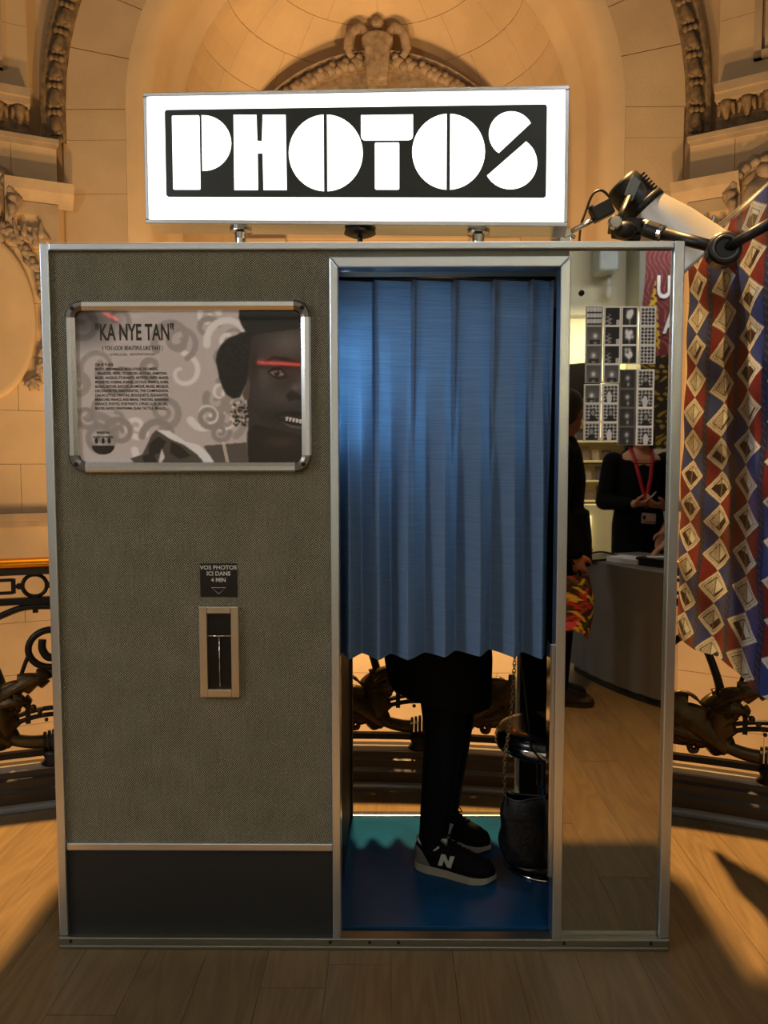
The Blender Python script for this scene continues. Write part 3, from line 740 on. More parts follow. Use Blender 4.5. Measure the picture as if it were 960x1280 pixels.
u0, v0 = spx(252.5, 213); u1, v1 = spx(288, 143)
letter([rect_px(216, 143.5, 248.5, 236.5), [(u0, v0)]+fan(u0+.004, (v0+v1)/2, u1-u0-.004, (v1-v0)/2, -90, 90)+[(u0, v1)]], 'lit letter P of two pieces')
hx = [(291.5, 143), (320, 143), (321, 175.5), (327, 176), (328, 143), (356.5, 143), (358, 237), (329, 237), (328, 191), (321.5, 191), (322, 237), (292.5, 237)]
letter([P2(*hx)], 'lit letter H')
letter(oh(361, 453, 142, 238.5, 407), 'first lit letter O split down the middle')
letter([rect_px(451, 142.5, 516, 175, .012, (0, 0, 1, 1)), rect_px(468.5, 177.5, 498.8, 236.5)], 'lit letter T of two pieces')
letter(oh(515, 606.5, 141, 236.5, 561), 'second lit letter O split down the middle')
def half_px(cx, cy, rx, ry, a0, a1): return P2(*[(cx+rx*math.cos(rad(a0+(a1-a0)*i/24)), cy-ry*math.sin(rad(a0+(a1-a0)*i/24))) for i in range(25)])
letter([half_px(639, 167, 28, 28.5, 29, 236), half_px(638, 203, 33.5, 33, -151, 54)], 'lit letter S of two half discs')
for px in (293, 597):
    u = spx(px, 281)[0]; p = SG(u, 0, -SD*.5)
    pz_ = p[2]-H+.004; obj('post', MB().lathe([(.034, pz_), (.034, pz_-.008), (.020, pz_-.012), (.017, pz_-.03), (.017, .03), (.021, .028), (.021, .012), (.03, .008), (.03, 0)], (p[0], p[1], H-.004), n=20), CHROME, sign, smooth=False)
u = spx(446, 281)[0]; p = SG(u, 0, -SD*.45)
obj('cable_gland', MB().lathe([(.045, p[2]+.004-H), (.048, p[2]-.008-H), (.03, p[2]-.016-H), (.008, p[2]-.018-H), (.008, 0)], (p[0], p[1], H-.004), n=16), BLACK, sign, smooth=False)

# ------------------------------------------------------------------ framed poster
pf = thing('framed_poster', 'aluminium snap frame with a grey portrait exhibition poster on the woven booth front', 'poster', (-.46, -.005, 1.33))
X0, X1, Z0, Z1 = -.787, -.133, 1.331, 1.787
cr = .045; fw_ = .029
def rail(u0, u1, v0, v1, vert):
    mb = MB(); pr = [(0, -.001), (.0, -.010), (.006, -.015), (.018, -.014), (.026, -.008), (fw_, -.002)]
    return mb
for nm, u0, u1, v, sgn in (('t', X0+cr, X1-cr, Z1, -1), ('b', X0+cr, X1-cr, Z0, 1)):
    mb = MB(); pr = [(0, -.001), (0, -.011), (.005, -.016), (.016, -.0165), (.026, -.011), (fw_, -.003)]
    vs = [(u, y_, v+sgn*h_) for u in (u0, u1) for h_, y_ in pr]; n = len(pr)
    mb.add(vs, [(i, (i+1) % n, n+(i+1) % n, n+i) for i in range(n)]+[tuple(range(n)), tuple(range(n, 2*n))])
    obj('frame_rail', mb, ALU2, pf)
for u, sgn in ((X0, 1), (X1, -1)):
    mb = MB(); pr = [(0, -.001), (0, -.011), (.005, -.016), (.016, -.0165), (.026, -.011), (fw_, -.003)]
    vs = [(u+sgn*h_, y_, v) for v in (Z0+cr, Z1-cr) for h_, y_ in pr]; n = len(pr)
    mb.add(vs, [(i, (i+1) % n, n+(i+1) % n, n+i) for i in range(n)]+[tuple(range(n)), tuple(range(n, 2*n))])
    obj('frame_rail', mb, ALU2, pf)
for cx, cz, a0 in ((X0+cr, Z1-cr, 90), (X1-cr, Z1-cr, 0), (X0+cr, Z0+cr, 180), (X1-cr, Z0+cr, 270)):
    pr = [(0, -.001), (0, -.012), (.005, -.0172), (.016, -.0178), (.026, -.012), (fw_, -.003)]; n = len(pr); mb = MB()
    for i in range(9):
        a = rad(a0+90*i/8)
        for h_, y_ in pr: mb.v.append((cx+(cr-h_)*math.cos(a), y_, cz+(cr-h_)*math.sin(a)))
    for i in range(8):
        for j in range(n): mb.f.append((i*n+j, i*n+(j+1) % n, (i+1)*n+(j+1) % n, (i+1)*n+j))
    mb.f += [tuple(range(n)), tuple(range(8*n, 9*n))]
    cm = obj('frame_corner', mb, brushed('corner_steel', (120, 118, 114), .34), pf, smooth=False)
    a = rad(a0+45)
    obj('screw', MB().lathe([(.006, 0), (.006, .0015), (.003, .002)], (cx+(cr-.012)*math.cos(a), -.0175, cz+(cr-.012)*math.sin(a)), (0, -1, 0), 12), SCREW, cm)
# the print, drawn in photo pixels 95..381 x 388..580
nx, ny = 344, 232
PX, PY = np.meshgrid(np.linspace(95, 381, nx), np.linspace(580, 388, ny))
img = np.zeros((ny, nx, 3)); rs = np.random.RandomState(4)
img[:] = (168, 163, 162)
def soft(d, wd): return np.clip(.5-d/wd, 0, 1)[..., None]
def paint(maskf, col): 
    global img
    img = img*(1-maskf)+np.array(col)*maskf
def seg_d(ax, ay, bx_, by):
    vx, vy = bx_-ax, by-ay; t = np.clip(((PX-ax)*vx+(PY-ay)*vy)/(vx*vx+vy*vy+1e-9), 0, 1); return np.hypot(PX-ax-t*vx, PY-ay-t*vy)
def curl(cx, cy, r, a0, turns, wd, col, sgn=1):
    d = np.full(PX.shape, 1e9)
    pts = [(cx+r*(1-.8*i/22)*math.cos(rad(a0)+sgn*turns*2*PI*i/22), cy+r*(1-.8*i/22)*math.sin(rad(a0)+sgn*turns*2*PI*i/22), wd*(1.15-.5*i/22)) for i in range(23)]
    for (x0, y0, w0), (x1, y1, w1) in zip(pts, pts[1:]): d = np.minimum(d, seg_d(x0, y0, x1, y1)-w0)
    paint(soft(d, 2.5), col)
for q in range(26):
    cx, cy = rs.uniform(98, 300), rs.uniform(392, 575)
    curl(cx, cy, rs.uniform(14, 30), rs.uniform(0, 360), rs.uniform(.8, 1.4), rs.uniform(2.2, 4.5), (148, 143, 141) if q % 3 else (190, 186, 186), rs.choice([-1, 1]))
for a in ((110, 520, 15, 40, 1.3, 3), (150, 540, 18, 200, 1.4, 3.5), (128, 545, 20, 100, 1.2, 3), (262, 520, 16, 0, 1.3, 3.4), (275, 540, 12, 0, 1.3, 3), (200, 545, 22, 180, 1.2, 4)): curl(*a, (143, 138, 137))
# darker print at the top left
dd = np.hypot((PX-105)/52, (PY-395)/40); img = img*(1-.45*np.clip(1.2-dd, 0, 1))[..., None]
def poly(pts, col, wd=1.5, sm=0):
    m_ = inpoly(PX, PY, pts).astype(float)
    for _ in range(sm): m_ = (m_+np.roll(m_, 1, 0)+np.roll(m_, -1, 0)+np.roll(m_, 1, 1)+np.roll(m_, -1, 1))/5
    paint(m_[..., None], col)
def shade(cx, cy, rx, ry, col, amt, inside=None):
    m_ = np.exp(-(((PX-cx)/rx)**2+((PY-cy)/ry)**2))*amt
    if inside is not None: m_ = m_*inside
    paint(m_[..., None], col)
# hat, wrap, face, neck
poly([(301, 388), (300, 396), (303, 405), (308, 414), (316, 420), (381, 420), (381, 388)], (46, 46, 45), sm=2)
poly([(311, 414), (303, 415), (296, 419), (287, 422), (278, 430), (273, 440), (271, 450), (273, 460), (275, 472), (279, 484), (283, 492), (292, 498), (300, 496), (308, 480), (318, 470), (330, 420)], (44, 42, 41), sm=2)
poly([(316, 420), (330, 416), (381, 410), (381, 580), (308, 580), (310, 530), (309, 505), (309, 480), (312, 450)], (66, 62, 60), sm=2)
face = inpoly(PX, PY, [(316, 420), (330, 416), (381, 410), (381, 545), (345, 540), (325, 525), (312, 500), (310, 480), (312, 450)]).astype(float)
shade(360, 428, 26, 18, (112, 108, 106), .8, face); shade(330, 470, 14, 26, (96, 92, 90), .7, face); shade(352, 497, 18, 14, (98, 94, 92), .6, face)
shade(376, 480, 8, 14, (106, 102, 100), .6, face); shade(318, 455, 5, 22, (50, 48, 46), .7, face); shade(345, 520, 30, 10, (52, 48, 46), .7, face)
poly([(309, 540), (318, 530), (381, 545), (381, 580), (309, 580)], (50, 44, 40), sm=4)
shade(350, 552, 22, 8, (84, 72, 64), .7)
poly([(311, 470), (307, 482), (303, 492), (306, 500), (311, 498), (313, 480)], (100, 90, 82), sm=1)
poly([(330, 450), (342, 444), (356, 446), (381, 455), (381, 459), (356, 451), (342, 449), (331, 454)], (34, 31, 30), sm=1)
poly([(334, 464), (341, 459), (350, 459), (357, 464), (360, 471), (350, 474), (340, 471)], (44, 40, 38), sm=1)
poly([(337, 465), (343, 462), (350, 462), (355, 467), (350, 470), (342, 469)], (122, 116, 112), sm=1)
poly([(343, 462), (348, 462), (350, 466), (347, 470), (343, 468)], (30, 27, 26), sm=1)
shade(345, 464, 1.2, 1.2, (200, 196, 190), .8); shade(353, 468, 1.5, 1.2, (190, 170, 150), .6)
poly([(357, 494), (364, 486), (372, 492), (381, 496), (381, 501), (370, 499), (360, 501)], (48, 44, 42), sm=2)
shade(368, 484, 6, 5, (120, 116, 114), .6, face)
poly([(342, 519), (352, 514), (366, 513), (381, 517), (381, 536), (366, 533), (352, 528)], (40, 37, 36), sm=2)
poly([(345, 521), (356, 518), (381, 524), (381, 529), (366, 528), (352, 524)], (64, 60, 58), sm=1)
for q in range(6): poly([(356+4.2*q, 520.5+.9*q), (359.4+4.2*q, 520.8+.9*q), (359.2+4.2*q, 525.5+.9*q), (356.6+4.2*q, 525.2+.9*q)], (176, 172, 168))
poly([(348, 526), (360, 530), (381, 534), (381, 537), (362, 534)], (104, 100, 98), sm=2)
for q in range(95):
    a = rs.uniform(0, 2*PI); r = math.sqrt(rs.uniform(0, 1)); x, y = 300+11*r*math.cos(a), 518+16*r*math.sin(a)
    shade(x, y, 1.5, 1.5, (188, 180, 170) if q % 3 == 0 else (52, 47, 43), .95)
# shoulder, leaf print, necklace
poly([(254, 557), (308, 553), (310, 580), (268, 580)], (98, 92, 88), sm=1)
poly([(163, 573), (178, 568), (184, 556), (190, 543), (196, 537), (204, 541), (212, 548), (222, 549), (232, 555), (245, 566), (258, 580), (170, 580)], (92, 86, 80), sm=1)
poly([(196, 537), (212, 538), (232, 552), (248, 556), (262, 570), (268, 580), (256, 580), (246, 568), (230, 556), (214, 549)], (196, 194, 192), sm=1)
for a in (((186, 556), (198, 545), (208, 552), (200, 566), (186, 570)), ((214, 552), (226, 558), (238, 570), (224, 574), (212, 566)), ((178, 570), (192, 566), (196, 578), (180, 580))): poly(list(a), (60, 56, 52), sm=1)
poly([(202, 560), (206, 572), (200, 580), (197, 580)], (180, 176, 172), sm=1)
for q in range(12): 
    d = np.abs(np.hypot(PX-(279+.45*q), PY-(554+2.3*q))-1.5); paint(soft(d-.5, 1), (186, 178, 166))
img = img*(.66+.95*img/255)+rs.normal(0, 2.2, (ny, nx, 1))
PRINT = print_mat('poster_print', .03, .5)
pz = lambda px, py, off=0: at(px, py, -.004-off)
c00 = pz(95, 580); c11 = pz(381, 388)
sheet = colour_sheet('poster_sheet', lambda u, v: (c00.x+(c11.x-c00.x)*u, -.004, c00.z+(c11.z-c00.z)*v), nx, ny, img, PRINT, pf)
INK = mat('poster_ink', (44, 40, 36), .3)
def ptext(s_, px, py, size, wpx, bold=0, align='LEFT', m_=INK):
    o_ = pz(px, py); raw = text_mb(s_, size, lambda u, v: (u, 0, v), align, 1, bold); xs = [p_[0] for p_ in raw.v]; k_ = wpx*.002124/(max(xs)-min(xs))
    raw.v = [(o_.x+p_[0]*k_, -.0046, o_.z+p_[2]) for p_ in raw.v]
    return obj('lettering', raw, m_, sheet)
ptext('"KA NYE TAN"', 119, 425, .060, 99, .0014)
ptext('( YOU LOOK BEAUTIFUL LIKE THAT )', 128, 437.5, .0152, 76, .0002)
ptext('22 MARS-25 JUIN    #EXPOPHOTOMATON', 137, 444.5, .0085, 57)
for q, (s_, wp) in enumerate((('ON SE PLAISE', 23), ('PHOTOS, PERFORMANCES, INSTALLATIONS, DOCUMENTS...', 80), ('BRANCHES, POTES, TECHNICIEN, ACTEURS, ARMISTEAD,', 88), ('MUSES, ANGELES, ETUDIANTS, ARTISTES, PAPPS, MARIES,', 93), ('MODISTES, VOISINS, SONGE, OCTAVE, FRANCE, RUBIS,', 93),
    ('BLANC, ESTIVES, BASTOS, GLAMOUR, MUSES, MEUBLES,', 93), ('DECOUVERTES, FANTAISISTES, THE COMPAGNON,', 93), ('DALAI LITTLE, FANTAS, BOUQUETS, ELEGANTES,', 93), ('BRANCHES, FRANCS, AND BEANS, THEATERS, BARNABAS', 93), ('FRANCE, POSTES, PORTRAITS, OPUSCULES, ALLIES,', 92), ('BUSTES, RADIO, PANORAMA, ELAN, TACTILE, SINGLES...', 91))):
    ptext(s_, 122 if q == 2 else 119, 457.5+5.45*q, .0100, wp, .00022)
lg = MB()
lc = pz(129, 557)
lg.prism([(lc.x+.031*math.cos(PI+PI*i/16), lc.z+.024*math.sin(PI+PI*i/16)) for i in range(17)], yf, -.0048, -.0042)
obj('logo_bowl', lg, INK, sheet, label='dark half-round emblem')
lg = MB()
for px, wd in ((120.5, .0045), (129, .004), (136.5, .004)):
    o_ = pz(px, 551); lg.prism([(o_.x+wd*math.cos(2*PI*i/12), o_.z+.008*math.sin(2*PI*i/12)) for i in range(12)], yf, -.0048, -.0042)
obj('logo_face', lg, INK, sheet)
ptext('MAISON', 129, 542, .0085, 16, .0002, 'CENTER'); ptext('REVOLUTIONNAIRE', 129, 547.5, .0075, 26, .0002, 'CENTER')

# ------------------------------------------------------------------ photo strips stuck on the mirror
def strip_img(frames, bg):
    h_, w_ = 4*30, 26; a = np.zeros((h_, w_, 3)); a[:] = bg
    for k_, kind in enumerate(frames):
        y1 = h_-30*k_; yy, xx = np.mgrid[0:27, 0:22]; f_ = np.zeros((27, 22, 3)); yy = 26-yy; X = (xx-10.5)/11; Y = (yy-13)/13.5
        r_ = rs.uniform
        if kind == 'zig': f_[:] = np.where((np.abs(((xx/3.6) % 2)-1)*5+yy) % 9 < 4.5, 40, 196)[..., None]
        elif kind == 'diam': f_[:] = np.where((np.abs(((xx/2.7) % 2)-1)*5+np.abs(((yy/2.7) % 2)-1)*5) < 5, 44, 178)[..., None]
        elif kind == 'lip': f_[:] = np.where((yy % 9 > 5.5), 60, np.where(np.hypot(((xx % 5.5)-2.7)/2.7, ((yy % 9)-2.5)/3) < 1, 170, 206))[..., None]
        elif kind == 'dark': f_[:] = 34; f_[np.abs(X+.5+.2*np.sin(yy))+np.abs(Y-.5)*.4 < .35] = 120; f_[(X > .55) & (Y > .4)] = 170
        elif kind == 'blur':
            f_[:] = 38
            for _ in range(9): f_ += (150*np.exp(-((X-r_(-.5, .5))/.22)**2-((Y-r_(-.6, .2))/.25)**2))[..., None]
            f_ += (90*np.exp(-(X/.12)**2-((Y-.7)/.5)**2))[..., None]
        elif kind == 'grey':
            f_[:] = 84+10*Y[..., None]; sx = r_(-.2, .2)
            f_ += (130*np.exp(-((X-sx)/.3)**2-((Y-r_(0, .25))/.3)**2))[..., None]; f_[(Y > .45) & (np.abs(X-sx)+.3*np.sin(xx) < .7)] *= .45
            f_ += (110*np.exp(-((X-sx)/.25)**2-((Y-.85)/.12)**2))[..., None]
        elif kind == 'dim':
            f_[:] = 48; f_ += (140*np.exp(-((X)/.28)**2-((Y+.15)/.28)**2))[..., None]; f_ += (120*np.exp(-((X-.1)/.16)**2-((Y-.6)/.22)**2))[..., None]
        else:                                        # portrait before the patterned cloth
            f_[:] = np.where((np.abs(((xx/2.7) % 2)-1)*5+np.abs(((yy/2.7) % 2)-1)*5) < 5, 52, 164)[..., None]
            c_ = r_(-.15, .15); f_[(np.hypot((X-c_)/.42, (Y+.05)/.45) < 1)] = 34; f_[(np.hypot((X-c_)/.27, (Y+.0)/.34) < 1)] = 128
            f_[(Y > .35) & (np.abs(X-c_) < .3+.6*(Y-.3))] = 36
            if kind == 'por2': f_[(np.hypot((X-c_)/.36, (Y-.45)/.7) < 1)] = 190
        a[y1-29:y1-2, 2:24] = f_
    return np.clip(a*1.16, 0, 250)
SPRINT = print_mat('photo_print', .4, .3)
specs = [(.5985, .0455, 1.770, ('lip', 'grey', 'grey', 'grey'), (150, 146, 140), 'first column from the left, upper'),
         (.6465, .0455, 1.770, ('dark', 'dark', 'dark', 'grey'), (206, 204, 196), 'second column from the left, upper'),
         (.6925, .0450, 1.770, ('blur', 'blur', 'blur'), (214, 212, 204), 'third column from the left, upper'),
         (.7405, .0450, 1.770, ('diam', 'diam', 'diam'), (200, 198, 190), 'fourth column from the left, upper'),
         (.5965, .0455, 1.5655, ('grey', 'por', 'por'), (190, 188, 180), 'first column from the left, lower'),
         (.6445, .0455, 1.5655, ('por2', 'por', 'por2'), (206, 204, 196), 'second column from the left, lower'),
         (.6895, .0460, 1.604, ('dim', 'dim', 'dim', 'dim'), (96, 92, 88), 'third column from the left, lower'),
         (.7370, .0470, 1.604, ('por', 'por2', 'por', 'por2'), (214, 212, 206), 'fourth column from the left, lower')]
WHATS = ('lip print and grey faces', 'dark frames with a white wisp', 'blurred white faces on black', 'plain diamond cloth frames', 'grey frame and two dark haired sitters', 'pale blurred sitters before pattern', 'dim dark frames of one face', 'white bordered frames with lip pattern')
for (x, w_, zt, frames, bg, where), what in zip(specs, WHATS):
    n = len(frames); a = strip_img(list(frames)+['zig']*(4-n), bg); hh = .0505*n
    a = a[120-30*n:]
    st = obj('photo_strip', MB().box(x, x+w_, .0018, .003, zt-hh, zt), mat('photo_paper', bg, .5), None)
    tag(st, 'photo strip of %s, %s' % (what, where), 'photo strip', 'photo booth strips stuck on the mirror')
    colour_sheet('strip_print', lambda u, v: (x+.0012+(w_-.0024)*u, .0014, zt-hh+.001+(hh-.002)*v), 26, 30*n, a, SPRINT, st)

# ------------------------------------------------------------------ stool inside
LEATH = mat('black_vinyl_seat', (12, 12, 13), .22, 0, bump=.03)
stl = thing('booth_stool', 'round black swivel stool on a metal column inside the photo booth', 'stool', (.59, .40, .04))
sc_ = (.59, .40)
obj('seat', MB().lathe([(.001, .50), (.11, .502), (.145, .498), (.162, .488), (.168, .472), (.168, .44), (.162, .43), (.15, .425), (.001, .425)], (sc_[0], sc_[1], 0), n=40, cap=False), LEATH, stl, smooth=True)
obj('seat_band', MB().lathe([(.1685, .444), (.1705, .446), (.1705, .464), (.1685, .466)], (sc_[0], sc_[1], 0), n=40, cap=False), CHROME, stl, smooth=True)
obj('column', MB().lathe([(.035, .44), (.035, .3), (.028, .295), (.028, .08), (.05, .06)], (sc_[0], sc_[1], 0), n=24), CHROME, stl, smooth=False)
obj('base_flange', MB().lathe([(.02, .085), (.05, .075), (.10, .058), (.135, .048), (.14, .04)], (sc_[0], sc_[1], 0), n=32), CHROME, stl, smooth=True)

# ------------------------------------------------------------------ wrought iron balustrade along the curved edge
bal = thing('balustrade', 'curved wrought iron balustrade with bronze acanthus scrolls and brass handrail behind the booth', 'balustrade', tuple(B(0, .15)))
BO = .055                                             # the ironwork stands in the middle of the curb
def Bp(s_, z, o=0.0): return B(s_, z, BO+o)
obj('handrail', band(S0, S1, [(BO-.035, .945), (BO-.045, .958), (BO-.04, .972), (BO-.015, .982), (BO+.015, .982), (BO+.04, .972), (BO+.045, .958), (BO+.035, .945)]), BRASS, bal, smooth=True, label='polished brass handrail')
obj('handrail_bed', band(S0, S1, [(BO-.028, .918), (BO-.03, .945), (BO+.03, .945), (BO+.028, .918)]), DARKWOOD, bal)
obj('upper_bar', band(S0, S1, [(BO-.014, .800), (BO-.014, .826), (BO+.014, .826), (BO+.014, .800)]), IRON, bal)
obj('lower_bar', band(S0, S1, [(BO-.014, .192), (BO-.014, .216), (BO+.014, .216), (BO+.014, .192)]), IRON, bal)
def ribbon(pts, w_, t=.006, n=6):                    # round-ish iron bar through (s, z[, o]) points
    return MB().tube(catmull([Bp(*p) for p in pts], 6), w_, n)
def bar2(m_, s0, z0, s1, z1, hw):                    # short flat bar between two points of the railing plane
    a, b_ = Bp(s0, z0), Bp(s1, z1); t = (b_-a); L = t.length; t.normalize()
    out = (Bp(s0, z0, 1)-Bp(s0, z0)).normalized(); up = t.cross(out)
    return m_.obox((a+b_)/2, t*(L/2), up*hw, out*hw)
def leaf(path, wid, lobes=5, deep=.45, bulge=.03, mir=1, s0=0, bend=0):
    P = [Vector((p[0], p[1], p[2] if len(p) > 2 else 0)) for p in path]
    c = catmull(P, 9); n = len(c); mb = MB(); M_ = 9
    for i, p in enumerate(c):
        t = i/(n-1); d = (c[min(i+1, n-1)]-c[max(i-1, 0)]); d = Vector((d.x, d.y, 0)); d.normalize(); nn = Vector((-d.y, d.x, 0))
        env = wid*(1.15*math.sin(PI*min(1, .16+t*.84))**.8+.06)
        saw = (t*lobes) % 1; lob = 1-deep*saw**1.3
        for j in range(M_):
            q = 2*j/(M_-1)-1
            ww = env*(lob if abs(q) > .8 else (1 if abs(q) < .3 else 1+(lob-1)*(abs(q)-.3)/.5))
            pp = p+nn*ww*q+d*(abs(q)**1.5)*env*.35
            o_ = p.z-bulge*(.5-abs(q))*.7-.010*math.exp(-(q/.12)**2)+.006*math.sin(q*12+t*2)
            mb.v.append(tuple(Bp(s0+mir*pp.x, pp.y, o_)))
    for i in range(n-1):
        for j in range(M_-1): a = i*M_+j; mb.f.append((a, a+1, a+1+M_, a+M_))
    return mb
def module(s0):
    def add(nm, mb, m_, **k): return obj(nm, mb, m_, bal, **k)
    # band of rings and keys under the handrail
    add('ring', MB().tube([Bp(s0-.052+.043*math.cos(2*PI*i/28), .872+.043*math.sin(2*PI*i/28)) for i in range(28)], .0085, 6, closed=True), IRON, smooth=True)
    for a in range(4): 
        c_, s_ = math.cos(a*PI/2), math.sin(a*PI/2)
        add('collar', bar2(MB(), s0-.052+.036*c_, .872+.036*s_, s0-.052+.062*c_ if a % 2 == 0 else s0-.052, .872+.056*s_, .011), IRON)
    for sg in (-1, 1):
        for q0 in (0, 1):
            b0 = s0-.052+sg*(.075+.33*q0)
            add('key_bar', bar2(MB(), b0, .845, b0, .902, .008), IRON)
            add('key_bar', bar2(MB(), b0-sg*.03, .872, b0+sg*.008, .872, .007), IRON)
            for zz in (.898, .848): add('key_bar', bar2(MB(), b0, zz, b0+sg*.25, zz, .006), IRON)
            add('key_bar', bar2(MB(), b0+sg*.25, .848, b0+sg*.25, .898, .006), IRON)
            for k_ in (.08, .19):
                add('key_pad', bar2(MB(), b0+sg*k_, .898, b0+sg*k_, .922, .014), IRON); add('key_pad', bar2(MB(), b0+sg*k_, .824, b0+sg*k_, .848, .014), IRON)
        if sg > 0: add('ring', MB().tube([Bp(s0+.665+.043*math.cos(2*PI*i/24), .872+.043*math.sin(2*PI*i/24)) for i in range(24)], .0085, 6, closed=True), IRON, smooth=True)
    # big arch under the bar and the scroll ring in its middle
    add('arch', ribbon([(s0-.56, .36), (s0-.46, .52), (s0-.32, .68), (s0-.16, .765), (s0-.052, .790), (s0+.12, .765), (s0+.28, .68), (s0+.42, .52), (s0+.52, .36)], .014), IRON, smooth=True)
    add('arch_stud', bar2(MB(), s0-.052, .765, s0-.052, .81, .010), IRON)
    add('scroll_ring', MB().tube([Bp(s0+.082*math.cos(rad(t)), .618+.075*math.sin(rad(t))) for t in range(0, 360, 12)], .014, 8, closed=True), IRON, smooth=True)
    add('scroll_heart', ribbon([(s0-.030, .655), (s0-.032, .62), (s0-.018, .59), (s0, .582), (s0+.018, .59), (s0+.032, .62), (s0+.030, .655)], [.016]*36+[.016], n=8), IRON, smooth=True)
    # central knot and the horns running out of it
    kn = MB()
    for q in range(5): kn.lathe([(.02, -.006), (.046-.004*abs(q-2), -.005), (.046-.004*abs(q-2), .005), (.02, .006)], Bp(s0-.032+.016*q, .245), Bp(s0+1e-3, .245)-Bp(s0-1e-3, .245), 14)
    add('knot', kn, IRON, smooth=False)
    add('knot_foot', MB().lathe([(.03, .216), (.045, .2), (.035, .175), (.05, .157)], Bp(s0, 0), n=14), IRON, smooth=True)
    for sg in (-1, 1):
        X = lambda s_: s0+sg*s_
        add('horn', ribbon([(X(.03), .245), (X(.09), .25), (X(.16), .272), (X(.21), .31), (X(.235), .36), (X(.215), .41), (X(.165), .42), (X(.15), .385), (X(.175), .365)], [.026, .027, .028, .029, .03, .031]+[.031]*8+[.028]*12+[.024]*12+[.018]*11, n=8) if False else
            MB().tube(catmull([Bp(X(.03), .245), Bp(X(.09), .25), Bp(X(.16), .272), Bp(X(.21), .31), Bp(X(.235), .36), Bp(X(.215), .41), Bp(X(.17), .425)], 5), [.027-.0004*i for i in range(31)], 10), BRONZE, smooth=True)
        add('curl', MB().tube([Bp(X(.165+(.036-.0009*i)*math.cos(rad(-40+14*i))), .41+(.036-.0009*i)*math.sin(rad(-40+14*i))) for i in range(26)], .012, 8), BRONZE, smooth=True)
        add('hook', MB().tube(catmull([Bp(X(.20), .30), Bp(X(.25), .285), Bp(X(.28), .26), Bp(X(.275), .235), Bp(X(.255), .24), Bp(X(.258), .252)], 5), [.016]*12+[.012]*8+[.009]*6, 8), BRONZE, smooth=True)
        add('tail', MB().tube(catmull([Bp(X(.20), .30), Bp(X(.30), .275), Bp(X(.40), .29), Bp(X(.50), .34), Bp(X(.56), .36), Bp(X(.585), .33), Bp(X(.57), .30)], 5), [.024]*10+[.019]*12+[.013]*9, 8), BRONZE, smooth=True)
        # upright leaf sheath, stems, long acanthus
        add('acanthus_leaf', leaf([(.16, .24, .0), (.175, .30, -.012), (.185, .37, -.02), (.18, .44, -.012), (.165, .47, .01)], .062, 5, .4, .03, sg, s0), BRONZE, smooth=True, solid=.006)
        add('acanthus_leaf', leaf([(.15, .25, -.01), (.22, .31, -.03), (.31, .38, -.04), (.40, .43, -.03), (.46, .455, 0)], .066, 6, .45, .035, sg, s0), BRONZE, smooth=True, solid=.006)
        add('acanthus_leaf', leaf([(.20, .28, .0), (.28, .305, -.03), (.36, .325, -.03), (.44, .32, -.01), (.48, .30, .01)], .045, 5, .5, .03, sg, s0), BRONZE, smooth=True, solid=.006)
        add('acanthus_leaf', leaf([(.215, .40, .0), (.16, .455, -.03), (.09, .495, -.045), (.02, .51, -.03), (-.02+.025, .50, .01)], .036, 5, .5, .03, sg, s0), BRONZE, smooth=True, solid=.006)
        add('acanthus_leaf', leaf([(.225, .38, .0), (.17, .415, -.035), (.12, .425, -.04), (.075, .415, -.02)], .034, 4, .55, .025, sg, s0), BRONZE, smooth=True, solid=.006)
        bd = MB()
        for q, (a, b_, r) in enumerate(((.085, .408, .010), (.068, .395, .013), (.045, .378, .011), (.03, .36, .009), (.022, .342, .008))): bd.ell(Bp(X(a), b_, -.03), (r, r, r), 8, 6)
        add('bead_drop', bd, BRONZE, smooth=True)['kind'] = 'stuff'
        add('stem', MB().tube(catmull([Bp(X(.165), .40), Bp(X(.175), .47), Bp(X(.20), .56), Bp(X(.245), .66), Bp(X(.33), .74)], 5), [.019-.0003*i for i in range(21)], 8), IRON, smooth=True)
        add('stem', MB().tube(catmull([Bp(X(.15), .40), Bp(X(.125), .47), Bp(X(.10), .55), Bp(X(.08), .60)], 5), .0085, 8), IRON, smooth=True)
        add('tendril', MB().tube(catmull([Bp(X(.205), .37), Bp(X(.24), .42), Bp(X(.28), .455), Bp(X(.32), .46), Bp(X(.35), .445)], 5), [.005]*8+[.008]*7+[.011]*6, 6), BRONZE, smooth=True)
    for k_, dz in ((0, 0), (1, .026)):
        add('hoop_bar', MB().tube(catmull([Bp(s0-.23, .27+dz), Bp(s0-.17, .315+dz), Bp(s0-.08, .345+dz), Bp(s0, .353+dz), Bp(s0+.08, .345+dz), Bp(s0+.17, .315+dz), Bp(s0+.23, .27+dz)], 5), .0095, 8), IRON, smooth=True)
    add('hoop_clip', bar2(MB(), s0-.09, .325, s0-.09, .395, .009), IRON); add('hoop_clip', bar2(MB(), s0+.09, .325, s0+.09, .395, .009), IRON)
    add('strut', bar2(MB(), s0-.6+.0, .216, s0-.6, .80, .011), IRON)
for s0 in (-1.165, .30, 1.635): module(s0)

